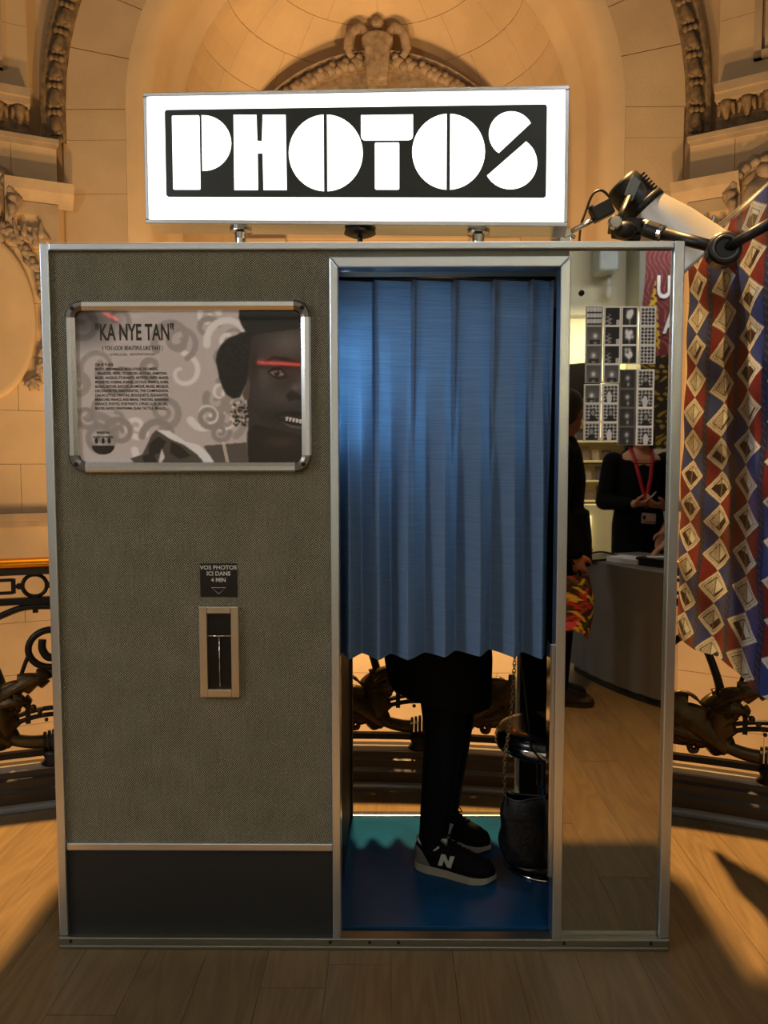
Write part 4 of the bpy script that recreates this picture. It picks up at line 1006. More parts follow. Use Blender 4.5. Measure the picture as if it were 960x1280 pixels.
# ------------------------------------------------------------------ wax print cloth backdrop to the right
FA, FB_ = Vector((1.125, .70)), Vector((1.06, -.36)); FL = (FB_-FA).length; fd = (FB_-FA).normalized(); fn2 = Vector((fd.y, -fd.x))
if fn2.x > 0: fn2 = -fn2
FZ0, FZ1 = .735, 2.085
def F3(u, v, o=0.0): p = FA+fd*(u*FL)+fn2*o; return Vector((p.x, p.y, FZ0+(FZ1-FZ0)*v))
nu, nv = 300, 400
U, V = np.meshgrid(np.linspace(0, FL, nu), np.linspace(0, FZ1-FZ0, nv))
U = U+.006*np.sin(V*9+U*5)
CWs, PER = .238, .106
ci = np.floor((U+.010)/CWs); du = (U+.010)/CWs-ci-.5; off = np.array([.0, .045, .02, .06, .03, .05, .01, .03])[np.clip(ci.astype(int), 0, 7)]
rr = (V+off)/PER; ri = np.floor(rr); dv = rr-ri-.5
rsf = np.random.RandomState(3); H1 = rsf.rand(12, 40); 
h_ = H1[np.clip(ci.astype(int), 0, 11), np.clip(ri.astype(int), 0, 39)]
dia = np.abs(du)/.45+np.abs(dv)/.5
col = np.zeros((nv, nu, 3)); red, blue, navy, white, brown = (112, 32, 38), (44, 64, 132), (34, 42, 74), (206, 206, 200), (44, 28, 30)
half = np.floor(rr+.5).astype(int); ph = ((half+ci.astype(int)*2+(du > 0)*(1+(ci.astype(int) % 2))) % 4) < 2
col[:] = np.where(ph[..., None], np.array(red), np.array(blue))
crack = np.sin(U*170+9*np.sin(V*40)+h_*20)*np.sin(V*150+7*np.sin(U*60)) > .86
col[crack] = col[crack]*.55
col[np.abs(du) > .43] = navy
col[(np.abs(du) > .46) & (np.sin(V*300+U*200) > .9)] = (88, 92, 120)
def setm(m_, c_): col[m_] = c_
setm(dia < 1.02, (30, 26, 28)); setm(dia < .99, white); setm((dia < .80) & (dia > .76), (90, 80, 74)); setm((dia < .64) & (dia > .57), (34, 28, 30))
inn = dia < .57
setm(inn & (du < 0), (190, 190, 182)); setm(inn & (du >= 0), (206, 216, 214))
strip_ = inn & (du < 0) & (np.sin((V+U*.6)*700) > .55); setm(strip_, (120, 112, 104))
blockm = inn & ((dv-.12*(h_-.5)*4+du*1.1*np.where(h_ > .5, 1, -1)) < -.16+.20*h_) & (dv < .12); setm(blockm, brown)
setm(inn & (np.abs(du) < .015), (120, 112, 100))
col = col*(.93+.14*rsf.rand(nv, nu, 1))
CLOTH = print_mat('wax_print_cotton', .6, .3)
def cloth_fn(u, v):
    o = .006*math.sin(u*13)+.004*math.sin(u*31+v*2)*(1-v*.6)+.02*math.sin(v*5+u*6)*(1-v)*.5+.003*math.sin(v*34+u*9)
    p = F3(u-.025*(1-v)*(1-u)*(1-v), v, o); p.z += -.012*math.sin(u*11)*(1-v)-.01*v*abs(math.sin(u*9)) ; return tuple(p)
cl = colour_sheet('wax_print_cloth', cloth_fn, nu, nv, col, CLOTH)
tag(cl, 'hanging wax print cloth of white diamonds on red and blue beside the booth', 'cloth')
rl = thing('backdrop_stand', 'thin metal rail and post carrying the diamond print cloth', 'stand', (1.10, -.62, 0))
e0, e1 = F3(-.02, 1.004), F3(1.12, 1.004)
obj('rail', MB().tube([e0, e1], .009, 10), ALU, rl, smooth=True)
pb = Vector((1.36, -.62, 0))
obj('rail_elbow', MB().tube([e1, (pb.x, pb.y, e1.z)], .009, 10), ALU, rl, smooth=True)
obj('post', MB().tube([(pb.x, pb.y, .02), (pb.x, pb.y, e1.z+.03)], .014, 12), ALU, rl, smooth=True)
obj('foot', MB().lathe([(.16, 0), (.16, .012), (.03, .022)], (pb.x, pb.y, 0), n=24), BLACK, rl)
for u, where in ((.10, 'outer'), (.19, 'inner')):
    p = F3(u, 1.0); c = MB().obox((p.x, p.y, p.z+.012), (.004, .012, 0), (0, 0, .028), (.012, -.004, 0)).tube([(p.x-.012, p.y, p.z+.035), (p.x-.02, p.y+.004, p.z+.07)], .006, 8).tube([(p.x+.006, p.y, p.z+.035), (p.x+.014, p.y-.004, p.z+.066)], .006, 8)
    tag(obj('spring_clamp', c, CHROME, None, bevel=.002), 'chrome clamp gripping the top edge of the diamond cloth, %s' % ('farther from the viewer' if u < .15 else 'nearer the viewer'), 'clamp', 'clamps on the cloth rail')

# ------------------------------------------------------------------ studio flash head and its arm on the booth roof
LY = .36
fl_t = thing('studio_flash', 'black studio flash head with a silver cone reflector clamped on the booth corner', 'studio light', (.72, LY, H))
a0_, a1_ = at(778, 231, LY), at(868, 330, LY-.02)
ax = (a1_-a0_).normalized(); L_ = (a1_-a0_).length
obj('flash_body', MB().lathe([(.001, -.012), (.045, -.010), (.055, .0), (.058, .03), (.060, .075), (.066, .085), (.066, .10)], a0_, ax, 28, cap=False), BLACK, fl_t, smooth=True)
obj('control_panel', MB().obox(a0_+Vector((-.004, -.062, -.012))+ax*.025, Vector((.012, 0, .028)), Vector((.012, 0, -.011)), Vector((0, .006, 0))), mat('flash_screen', (120, 132, 140), .2), fl_t, bevel=.002)
nr_ = Vector((0, -1, 0)); ut = ax.cross(nr_).normalized()
for q in range(6): obj('vent_slot', MB().obox(a0_+ax*(.02+.011*q)-ut*.04+Vector((0, -.043, 0)), ax*.003, ut*.014, nr_*.002), SCREW, fl_t)
SILV = mat('satin_silver_reflector', (206, 200, 190), .5, .6, var=.05)
obj('cone_reflector', MB().lathe([(.062, .09), (.066, .10), (.098, .20), (.125, L_-.01), (.129, L_), (.122, L_), (.095, .20), (.06, .10)], a0_, ax, 36, cap=False), SILV, fl_t, smooth=True, label='satin silver cone reflector')
obj('reflector_ring', MB().lathe([(.066, .083), (.071, .085), (.071, .103), (.067, .106)], a0_, ax, 32, cap=False), BLACK, fl_t, smooth=True)
y_ = LY-.10
obj('tilt_bracket', MB().tube([at(786, 246, y_+.03), at(770, 283, y_)], .013, 8, flat=.5).ell(at(781, 288, y_), (.036, .03, .026)), BLACK, fl_t, smooth=True)
kp = at(768, 279, y_-.02)
obj('tilt_knob', MB().lathe([(.012, 0), (.020, 0), (.020, .014), (.016, .018), (.001, .018)], kp, (0, -1, 0), 20), CHROME, fl_t, smooth=False)
obj('clamp_block', MB().obox(at(783, 283, y_+.02), (.05, 0, -.004), (0, .02, 0), (.002, 0, .022)).tube([at(804, 279, y_), at(815, 282, y_-.03)], .012, 10).tube([at(765, 292, y_+.02), at(800, 298, y_+.02)], .014, 10), BLACK, fl_t, bevel=.004)
sb = at(780, 300, y_+.02)
obj('stand_spigot', MB().lathe([(.026, 0), (.026, .012), (.014, .014), (.014, .06)], (sb.x, sb.y, H-.003), n=16), CHROME, fl_t)
r0_, r1_ = at(700, 297, y_+.05), at(766, 262, y_+.05)
obj('silver_rod', MB().tube([r0_, r1_], .008, 10), CHROME, fl_t, smooth=True)
obj('rod_clamp', MB().obox(at(752, 264, y_+.05), (.028, 0, .014), (0, .02, 0), (-.01, 0, .02)).tube([at(737, 258, y_+.04), at(748, 270, y_+.04)], .01, 8), BLACK, fl_t, bevel=.004)
wn = MB().obox(at(708, 292, y_+.04), (.012, 0, .004), (0, .012, 0), (-.004, 0, .012)).tube([at(706, 282, y_+.04), at(710, 300, y_+.04)], .006, 8).tube([at(700, 289, y_+.04), at(719, 297, y_+.04)], .006, 8)
obj('wing_nut', wn, CHROME, fl_t, bevel=.002)
z_b = H-.002
obj('foot_clamp', MB().box(r0_.x-.03, r0_.x+.03, r0_.y-.02, r0_.y+.02, z_b, r0_.z+.004).lathe([(.014, H-.002), (.014, H+.03), (.01, H+.036)], (at(725, 298, y_).x, y_+.05, 0), n=12), CHROME, fl_t, bevel=.003)
obj('cable', MB().tube(catmull([at(763, 247, LY), at(752, 238, LY), at(741, 243, LY), at(733, 262, LY), at(726, 283, LY), at(724, 303, LY+.1)], 6), .004, 6), BLACK, fl_t, smooth=True)
arm = thing('articulated_arm', 'black articulated camera arm with a round locking joint in front of the cloth', 'arm', tuple(at(905, 312, .1)))
k0, k1, jn, k2 = at(806, 285, .22), at(824, 291, .2), at(905, 312, .08), at(966, 277, -.02)
obj('knuckle', MB().lathe([(.022, 0), (.024, .006), (.024, (k1-k0).length-.004), (.019, (k1-k0).length)], k0, k1-k0, 18), BLACK, arm, smooth=False)
obj('knuckle_ring', MB().lathe([(.019, 0), (.024, .002), (.024, .012), (.02, .015)], k1, jn-k1, 18), CHROME, arm, smooth=False)
obj('arm_tube', MB().tube([k1, jn], [.0175, .0165], 14), BLACK, arm, smooth=True)
obj('arm_tube', MB().tube([jn, k2], [.0145, .0145], 14), BLACK, arm, smooth=True)
vd = (CAM-jn).normalized()
obj('locking_joint', MB().lathe([(.03, -.04), (.045, -.034), (.046, .012), (.04, .02), (.026, .021), (.026, .016), (.001, .016)], jn, Vector((-.15, -1, .05)), 30, cap=False), BLACK, arm, smooth=False, bevel=.002)
obj('tightening_ring', MB().lathe([(.027, .0165), (.030, .024), (.034, .024), (.036, .0195)], jn, Vector((-.15, -1, .05)), 30, cap=False), GREYP, arm, smooth=True)
obj('rail_hook', MB().tube([k2, F3(1.02, 1.004)], .012, 8), BLACK, arm, smooth=True)

# ------------------------------------------------------------------ people
SKIN = mat('skin', (196, 138, 104), .5, 0, var=.06, scale=12); SKIN2 = mat('skin_deep', (150, 98, 70), .5, 0, var=.06, scale=12)
COAT = mat('black_wool', (9, 9, 10), .85, 0, spec=.12, var=.25, scale=60, bump=.2, bump_scale=300)
COAT2 = mat('black_jersey', (12, 12, 14), .8, 0, spec=.12, var=.15)
DENIM = mat('dark_denim', (10, 12, 18), .8, 0, spec=.12, var=.25, scale=40, bump=.15, bump_scale=300)
HAIRM = mat('dark_brown_hair', (34, 24, 18), .5, 0, var=.4, scale=30, stretch=(1, 1, .1))
EYEW = mat('eye_white', (225, 220, 212), .2); IRIS = mat('eye_iris', (40, 26, 18), .15); LIP = mat('lips', (150, 82, 72), .45)
def loft(m_, rings, n=20):                           # rings of (cx, cy, z, rx, ry, tilt)
    vs = []
    for r in rings:
        cx, cy, z, rx, ry = r[:5]; tl = r[5] if len(r) > 5 else 0
        for j in range(n):
            a = 2*PI*j/n; vs.append((cx+rx*math.cos(a), cy+ry*math.sin(a), z-tl*rx*math.cos(a)))
    k = len(rings)
    fs = [(i*n+j, i*n+(j+1) % n, (i+1)*n+(j+1) % n, (i+1)*n+j) for i in range(k-1) for j in range(n)]
    return m_.add(vs, fs+[tuple(range(n-1, -1, -1)), tuple(range((k-1)*n, k*n))])
def blob(name, mb, m_, parent, vox, it=4, label=None):
    o = obj(name, mb, m_, parent, smooth=True, local=True, label=label)
    r = o.modifiers.new('remesh', 'REMESH'); r.mode = 'VOXEL'; r.voxel_size = vox; r.use_smooth_shade = True
    s = o.modifiers.new('smooth', 'SMOOTH'); s.factor = .5; s.iterations = it
    return o
def limb(m_, pts, rs, n=14):
    for (a, b_), (r0, r1) in zip(zip(pts, pts[1:]), zip(rs, rs[1:])): m_.cap(a, b_, r0, r1, n)
    return m_
def hand(m_, wrist, d, nrm, curl=.6, side=1, size=1.0):    # palm, four bent fingers, thumb
    d = Vector(d).normalized(); nrm = Vector(nrm); nrm = (nrm-d*nrm.dot(d)).normalized(); s_ = d.cross(nrm)*side; W_ = Vector(wrist)
    R_ = Matrix((d, s_, nrm)).transposed()
    m_.ell(W_+d*.045*size, (.05*size, .038*size, .016*size), 12, 8, R_)
    for k_, (o_, L) in enumerate(((-.029, .062), (-.010, .074), (.010, .070), (.029, .056))):
        b0 = W_+d*.082*size+s_*o_*size; c = curl*(1+.12*k_); L *= size
        d1 = (d*math.cos(c*.7)+nrm*math.sin(c*.7)); d2 = (d*math.cos(c*1.7)+nrm*math.sin(c*1.7)); d3 = (d*math.cos(c*2.4)+nrm*math.sin(c*2.4))
        p1 = b0+d1*L*.48; p2 = p1+d2*L*.32; p3 = p2+d3*L*.24
        limb(m_, [W_+d*.05*size+s_*o_*.8*size, b0, p1, p2, p3], [.011, .0098, .0088, .008, .0066], 8)
    t0 = W_+d*.018*size-s_*.026*size; t1 = t0+(d*.55-s_*.6+nrm*.35).normalized()*.04*size; t2 = t1+(d*.85-s_*.1+nrm*.45).normalized()*.032*size
    limb(m_, [t0, t1, t2], [.014, .0115, .009], 8)
def face(body_root, c, yaw, lips=True, pitch=0):
    R_ = Euler((0, pitch, yaw)).to_matrix(); c = Vector(c)
    for sy in (-1, 1):
        o = obj('eye', MB().ell(c+R_@Vector((.083, sy*.031, .008)), (.010, .013, .009), 10, 8, R_), EYEW, body_root, smooth=True, local=True)
        obj('iris', MB().ell(c+R_@Vector((.0915, sy*.031, .008)), (.003, .006, .006), 8, 6, R_), IRIS, o, smooth=True, local=True)
        obj('eyebrow', MB().tube([c+R_@Vector((.088, sy*.014, .026)), c+R_@Vector((.092, sy*.032, .031)), c+R_@Vector((.080, sy*.050, .024))], .0035, 6), HAIRM, body_root, smooth=True, local=True)
    obj('mouth', MB().ell(c+R_@Vector((.090, 0, -.056)), (.008, .022, .0065), 10, 6, R_).ell(c+R_@Vector((.089, 0, -.064)), (.008, .018, .006), 10, 6, R_), LIP, body_root, smooth=True, local=True)
def head_mb(m_, c, yaw, neck, pitch=0):
    R_ = Euler((0, pitch, yaw)).to_matrix(); c = Vector(c); q = lambda x, y, z: c+R_@Vector((x, y, z))
    m_.ell(q(-.01, 0, .03), (.098, .077, .092), 18, 12, R_); m_.ell(q(.022, 0, -.03), (.072, .062, .088), 16, 12, R_); m_.ell(q(.05, 0, -.088), (.032, .03, .022), 12, 8, R_)
    m_.cap(q(.082, 0, .012), q(.103, 0, -.026), .008, .012, 8); m_.ell(q(.094, 0, -.032), (.013, .018, .009), 8, 6, R_)
    for sy in (-1, 1): m_.ell(q(-.005, sy*.078, -.008), (.02, .009, .032), 10, 8, R_)
    for sy in (-1, 1): m_.ell(q(.055, sy*.034, -.022), (.028, .02, .02), 8, 6, R_)
    m_.cap(neck, q(-.012, 0, -.05), .058, .052, 14)
def person(loc, rz, label, P, skin=SKIN, vox=.008, coat=COAT, trousers=DENIM, group=None):
    t = thing('person', label, 'person', loc, rz, group)
    b = MB()
    x0 = P.get('lean', [0, 0, 0])                     # forward offset of pelvis, chest, neck
    loft(b, [(x0[0], 0, .80, .09, .13), (x0[0], 0, .90, .11, .16), (x0[0]*.7+x0[1]*.3, 0, 1.05, .09, .125), (x0[1], 0, 1.22, .11, .155), (x0[1]*.6+x0[2]*.4, 0, 1.36, .09, .165), (x0[2], 0, 1.43, .05, .07)])
    head_mb(b, P['head'], P.get('yaw', 0), (x0[2], 0, 1.38), P.get('pitch', 0))
    for s_, sy in (('L', 1), ('R', -1)):
        a = [Vector(p) for p in P['arm'+s_]]; limb(b, a, [.055, .042, .029]); hand(b, a[2], *P['hand'+s_], side=sy)
        l = [Vector(p) for p in P['leg'+s_]]; limb(b, l, [.085, .056, .038])
        fd_ = Vector(P['foot'+s_]); b.cap(l[2]+Vector((0, 0, -.03)), l[2]+fd_.normalized()*.09+Vector((0, 0, -.062)), .03, .016)
    if P.get('scale'): t.scale = (P['scale'],)*3
    blob('body', b, skin, t, vox)
    face(t, P['head'], P.get('yaw', 0), pitch=P.get('pitch', 0))
    tm_ = MB(); loft(tm_, [(x0[0], 0, .80, .10, .145), (x0[0], 0, .90, .122, .172), (x0[0], 0, 1.02, .108, .146)])
    for s_ in 'LR':
        l = [Vector(p) for p in P['leg'+s_]]; limb(tm_, l, P.get('trous', [.098, .068, .05]))
    blob('trousers', tm_, trousers, t, .01)
    cm = MB()
    loft(cm, P['coat'])
    loft(cm, [(x0[0]*.7+x0[1]*.3, 0, 1.0, .115, .155), (x0[1], 0, 1.22, .13, .18), (x0[1]*.6+x0[2]*.4, 0, 1.36, .105, .185), (x0[2]+P.get('vneck', 0)*.02, 0, 1.445-P.get('vneck', 0)*.05, .07+.02*P.get('vneck', 0), .085-.022*P.get('vneck', 0), P.get('vneck', 0)*1.4)])
    for s_ in 'LR':
        a = [Vector(p) for p in P['arm'+s_]]; e_ = a[1]+(a[2]-a[1])*P.get('sleeve', .95); limb(cm, [a[0], a[1], e_], [.075, .06, .046])
    blob('coat', cm, coat, t, .011, 5)
    hm = MB(); R_ = Euler((0, P.get('pitch', 0), P.get('yaw', 0))).to_matrix(); hc = Vector(P['head']); q = lambda x, y, z: hc+R_@Vector((x, y, z))
    hm.ell(q(-.022, 0, .048), (.101, .088, .092), 16, 10, R_)
    if P.get('hair') == 'bob':
        for sy in (-1, 1): hm.cap(q(-.01, sy*.072, .03), q(-.005, sy*.078, -.085), .035, .028, 10)
        hm.cap(q(-.06, 0, .02), q(-.07, 0, -.09), .06, .045, 12)
    elif P.get('hair') == 'long':
        hm.cap(q(-.06, 0, .02), q(-.10, 0, -.22), .065, .04, 12)
        for sy in (-1, 1): hm.cap(q(-.015, sy*.07, .03), q(-.03, sy*.075, -.14), .032, .026, 10)
    else: hm.ell(q(-.05, 0, .0), (.065, .078, .07), 14, 8, R_)
    blob('hair', hm, HAIRM, t, .009, 3)
    return t
SHB = mat('black_suede', (11, 11, 13), .85, 0, spec=.12, var=.2, scale=60, bump=.2, bump_scale=400); SOLE = mat('cream_midsole', (150, 146, 128), .6); SGREY = mat('grey_suede', (92, 92, 90), .8, bump=.2, bump_scale=300); SLET = mat('pale_grey_letter', (172, 176, 170), .6)
def interp(t, ks):
    for (a, x), (b, y) in zip(ks, ks[1:]):
        if a <= t <= b: q = (t-a)/(b-a); q = q*q*(3-2*q); return x+(y-x)*q
    return ks[-1][1]
HW = [(0, .018), (.06, .03), (.2, .035), (.4, .036), (.6, .043), (.75, .047), (.88, .042), (.96, .028), (1, .008)]
HT = [(0, .062), (.05, .082), (.14, .078), (.22, .070), (.32, .084), (.42, .082), (.6, .062), (.75, .05), (.9, .04), (1, .018)]
SL_ = .262; Z_S = .022
def side_y(x, z, off=0):                              # outside of the upper at height z
    t = min(1, max(0, x/SL_)); h = interp(t, HT); u = min(.99, max(0, (z-Z_S)/h)); return interp(t, HW)*(1-u**2.4)**(1/2.4)+off
def shoe(parent, heel, ang, z0, sneaker=True, col=SHB, sole=SOLE):
    Rz = Matrix.Rotation(ang, 3, 'Z'); hv = Vector(heel)
    T = lambda x, y, z: hv+Rz@Vector((x, y, z+z0))
    mb = MB(); n = 16; ts = [i/22 for i in range(23)]
    for t in ts:
        hw, h = interp(t, HW), interp(t, HT)
        for j in range(n+1):
            a = PI*j/n-PI/2; cs, sn_ = math.cos(a), math.sin(a)
            mb.v.append(tuple(T(t*SL_, hw*math.copysign(abs(sn_)**.83, sn_), Z_S+h*abs(cs)**.83)))
    k = n+1
    for i in range(22):
        for j in range(n): a = i*k+j; mb.f.append((a, a+1, a+1+k, a+k))
    mb.f += [tuple(range(k)), tuple(range(22*k, 23*k)), tuple(i*k for i in range(23)), tuple(i*k+n for i in range(23))]
    sh = obj('shoe', mb, col, parent, smooth=True)
    ol = [(t*SL_, interp(t, HW)+.004) for t in ts]
    poly_ = [(-.004, 0)]+[(x, -y) for x, y in ol]+[(SL_+.006, 0)]+[(x, y) for x, y in reversed(ol)]
    spring = lambda x: .010*max(0, (x/SL_-.72)/.28)**2+.006*max(0, (.12-x/SL_)/.12)
    sm = MB(); kk = len(poly_)
    for w_ in (0, 1):
        for x, y in poly_: sm.v.append(tuple(T(x, y, (spring(x) if w_ == 0 else .026+.4*spring(x)-.006*min(1, max(0, x/SL_))))))
    sm.f = [tuple(range(kk-1, -1, -1)), tuple(range(kk, 2*kk))]+[(i, (i+1) % kk, kk+(i+1) % kk, kk+i) for i in range(kk)]
    obj('sole', sm, sole, sh)
    if not sneaker: return sh
    for sd_ in (-1, 1):
        hc = MB()
        xs = [i*.0065 for i in range(10)]
        for x in xs:
            zt = .078 if x < .012 else .078-.05*((x-.012)/.047)**1.5
            for j in range(5): z = Z_S+(zt-Z_S)*j/4; hc.v.append(tuple(T(x-.001, sd_*side_y(x, z, .0018), z)))
        for i in range(9):
            for j in range(4): a = i*5+j; hc.f.append((a, a+1, a+6, a+5))
        obj('heel_counter', hc, SGREY, sh, smooth=True, solid=.001)
        obj('collar', MB().tube([T(x, sd_*side_y(x, z, .001), z) for x, z in ((.002, .098), (.014, .094), (.03, .084), (.05, .077), (.07, .078), (.085, .090))], .0042, 8), SLET, sh, smooth=True)
        lt = MB()
        for quad in (((.086, .036), (.100, .036), (.110, .072), (.096, .072)), ((.116, .036), (.130, .036), (.140, .072), (.126, .072)), ((.096, .072), (.110, .072), (.130, .036), (.116, .036))):
            q4 = []
            for (xa, za), (xb, zb) in zip(quad, quad[1:]+quad[:1]):
                for i in range(3): q4.append((xa+(xb-xa)*i/3, za+(zb-za)*i/3))
            lt.add([T(x, sd_*side_y(x, z, .0022), z) for x, z in q4], [tuple(range(len(q4)))])
        obj('letter', lt, SLET, sh, solid=.0016, label='pale letter N on the side of the sneaker')
    obj('tongue', MB().obox(T(.094, 0, .108), Rz@Vector((.016, 0, -.010)), Rz@Vector((0, .024, 0)), Rz@Vector((.002, 0, .003))), SGREY, sh, bevel=.003)
    obj('tongue_tab', MB().obox(T(.098, -.012, .1105), Rz@Vector((.009, 0, -.006)), Rz@Vector((0, .009, 0)), Rz@Vector((.001, 0, .002))), SLET, sh)
    lc_ = MB()
    for q in range(5):
        x = .108+q*.015; z = Z_S+interp(x/SL_, HT)*.97
        lc_.tube([T(x, -.024, z-.014), T(x+.005, -.008, z+.003), T(x+.008, .008, z+.003), T(x+.003, .024, z-.014)], .0028, 6)
    for sd_ in (-1, 1): lc_.tube(catmull([T(.106, 0, .104), T(.118, sd_*.022, .112), T(.132, sd_*.03, .092), T(.12, sd_*.012, .098)], 4), .0022, 6)
    obj('laces', lc_, SHB, sh, smooth=True)
    return sh
# --- the customer standing in the booth
FZ = .040
PB = dict(lean=[0, .05, .09], head=(.13, 0, 1.55), pitch=.25, hair='long',
    legR=[(-.02, -.08, .86), (.0, -.065, .46), (-.035, -.04, .09)], legL=[(-.02, .08, .86), (.045, .085, .46), (.02, .18, .09)],
    footR=(.93, -.36, 0), footL=(.94, -.3, 0), trous=[.098, .066, .047],
    armR=[(.04, -.165, 1.33), (.02, -.195, 1.06), (.17, -.19, .86)], armL=[(.04, .18, 1.33), (.04, .23, 1.05), (.22, .17, .88)],
    handR=((.6, 0, -.7), (.5, .5, .4), 1.0), handL=((.8, -.1, -.4), (.2, -.5, -.8), .5), sleeve=.98,
    coat=[(-.0, 0, .93, .13, .17), (-.01, 0, .80, .160, .18), (-.018, 0, .69, .178, .185, .05), (-.012, 0, .56, .168, .18, .22)])
cust = person((.25, .40, FZ), 0, 'person in short black coat and dark trousers standing inside the booth behind the curtain', PB, SKIN, .009)
shoe(cust, (.163, .372, 0), rad(-22), FZ)
shoe(cust, (.205, .625, 0), rad(-38), FZ)
# --- handbag on a chain
BAGM = mat('black_leather', (8, 8, 9), .42, 0, spec=.22, var=.15, scale=20, bump=.25, bump_scale=90)
by = .215
bt_, bb_ = at(650, 992, by), at(650, 1079, by); bx0, bx1 = at(626, 1000, by).x, at(708, 1000, by).x
bag = thing('handbag', 'black leather shoulder bag hanging on a metal chain in front of the stool', 'handbag', ((bx0+bx1)/2, by, bb_.z))
def bag_fn(u, v):
    a = 2*PI*u; cx = (bx0+bx1)/2; hwx = (bx1-bx0)/2*(.92+.12*math.sin(PI*min(1, v*1.1)))*(1 if v > .02 else .8); hy = .055*(1-v)**.6+.012
    if v < .12: hwx *= .80+.2*(v/.12)**.5; hy *= .5+.5*(v/.12)**.5
    se = lambda c_, p: math.copysign(abs(c_)**p, c_)
    z = bb_.z+(bt_.z-bb_.z)*v+.012*math.cos(a)*v+(.014*math.cos(2*a+.6)*v**3)
    return (cx+hwx*se(math.cos(a), .7)+.004*math.sin(v*14), by+hy*se(math.sin(a), .8)+.004*math.sin(u*40+v*9), z)
bm_ = MB().grid(bag_fn, 40, 22, wrap=True); bm_.f += [tuple(range(40))]
obj('bag_body', bm_, BAGM, bag, smooth=True)
obj('zip_opening', MB().tube([bag_fn(u/40, 1) for u in range(40)], .004, 6, closed=True), mat('bag_piping', (40, 40, 42), .25), bag, smooth=True)
obj('front_seam', MB().tube([Vector(bag_fn(.5+u/24, .72))+Vector((0, -.002, 0)) for u in range(13)], .0022, 6), BAGM, bag, smooth=True)
hw_ = Vector((.25+.17+.035, .40-.19+.012, FZ+.80))
cp = catmull([bag_fn(.47, 1), at(631, 950, by-.01), at(637, 905, by-.012), at(641, 868, by-.01), (hw_.x, hw_.y, hw_.z)], 12)
ch = MB(); acc = 0; last = cp[0]; li = 0
dense = []
for a, b_ in zip(cp, cp[1:]):
    for q in range(4): dense.append(a.lerp(b_, q/4))
nxt = 0
for i in range(1, len(dense)):
    acc += (dense[i]-dense[i-1]).length
    if acc >= nxt:
        d_ = (dense[i]-dense[i-1]).normalized(); s1 = d_.cross(Vector((0, 1, .2) if li % 2 else (1, .3, 0))).normalized()
        ch.tube([dense[i]+d_*.0085*math.cos(2*PI*k_/10)+s1*.0048*math.sin(2*PI*k_/10) for k_ in range(10)], .0014, 5, closed=True); li += 1; nxt += .0115
o = obj('chain', ch, mat('aged_metal_chain', (150, 132, 100), .3, 1.0), bag, smooth=True); o['kind'] = 'stuff'
obj('chain_end', MB().tube([bag_fn(.03, 1), (bx1-.03, by, bt_.z+.05), (hw_.x+.05, by, bt_.z+.14), (hw_.x+.01, hw_.y, hw_.z)], .0035, 6), BAGM, bag, smooth=True)

# ------------------------------------------------------------------ room reflected in the mirror
# information desk under a grey cloth, curved front
dpl = [(1.255, -2.95), (1.285, -2.75), (1.40, -2.42), (1.56, -2.14), (1.84, -1.82), (2.2, -1.62)]
dbk = [(2.55, -2.05), (2.2, -2.35), (2.0, -2.65), (1.86, -2.98), (1.72, -3.13)]
fr_ = [tuple(p)[:2] for p in catmull([(x, y, 0) for x, y in dpl], 6)]
DZ = .745
desk = thing('information_desk', 'curved information desk draped in dark grey cloth, reflected in the mirror', 'desk', (1.7, -2.5, 0))
CLG = mat('dark_grey_cloth', (104, 100, 98), .9, 0, var=.08, scale=6, bump=.1, bump_scale=200)
obj('desk_top', MB().prism(fr_+dbk, lambda u, v, w_: (u, v, w_), DZ-.02, DZ), CLG, desk)
skirt = MB(); nn = len(fr_)+len(dbk); ring_ = fr_+dbk
cx_, cy_ = 1.75, -2.45
for i in range(nn*3):
    a, b_ = ring_[i//3], ring_[(i//3+1) % nn]; q = (i % 3)/3; x, y = a[0]+(b_[0]-a[0])*q, a[1]+(b_[1]-a[1])*q
    k_ = 1+.006*math.sin(i*.9); f2 = 1+.012*math.sin(i*.9)
    skirt.v += [(x, y, DZ+.001), (cx_+(x-cx_)*1.006, cy_+(y-cy_)*1.006, DZ-.02), (cx_+(x-cx_)*1.01*k_, cy_+(y-cy_)*1.01*k_, .4), (cx_+(x-cx_)*1.012*f2, cy_+(y-cy_)*1.012*f2, .045)]
for i in range(nn*3):
    for j in range(3): a = i*4+j; b_ = ((i+1) % (nn*3))*4+j; skirt.f.append((a, b_, b_+1, a+1))
obj('cloth_skirt', skirt, CLG, desk, smooth=True)
obj('desk_base', MB().prism([(cx_+(x-cx_)*.985, cy_+(y-cy_)*.985) for x, y in ring_], lambda u, v, w_: (u, v, w_), 0, .06), mat('desk_base_black', (20, 20, 20), .6), desk)
PAPW = mat('paper_white', (226, 222, 224), .6); PAPD = mat('dark_cover', (24, 26, 26), .35); PAPG = mat('grey_cover', (120, 118, 108), .4)
def stack(nm, px, py, sx, sy, h, m_, lab, cat, rot=.3, z0=DZ, grp=None):
    p = mirror_z(px, py, z0+.001); c_, s_ = math.cos(rot), math.sin(rot)
    o = obj(nm, MB().obox((0, 0, h/2), (sx/2*c_, sx/2*s_, 0), (-sy/2*s_, sy/2*c_, 0), (0, 0, h/2)), m_, None, bevel=.001)
    o.location = (p.x, p.y, z0+.001); tag(o, lab, cat, grp); return o
stack('magazine', 748, 698, .32, .22, .012, PAPD, 'flat dark magazine at the left end of the grey desk', 'magazine', -.5)
stack('brochure_pile', 787, 703, .22, .15, .03, PAPW, 'white brochure pile near the front edge of the grey desk', 'brochures', .95)
stack('card_box', 820, 707, .18, .13, .045, PAPD, 'small black box beside the white brochures on the grey desk', 'box', .95)
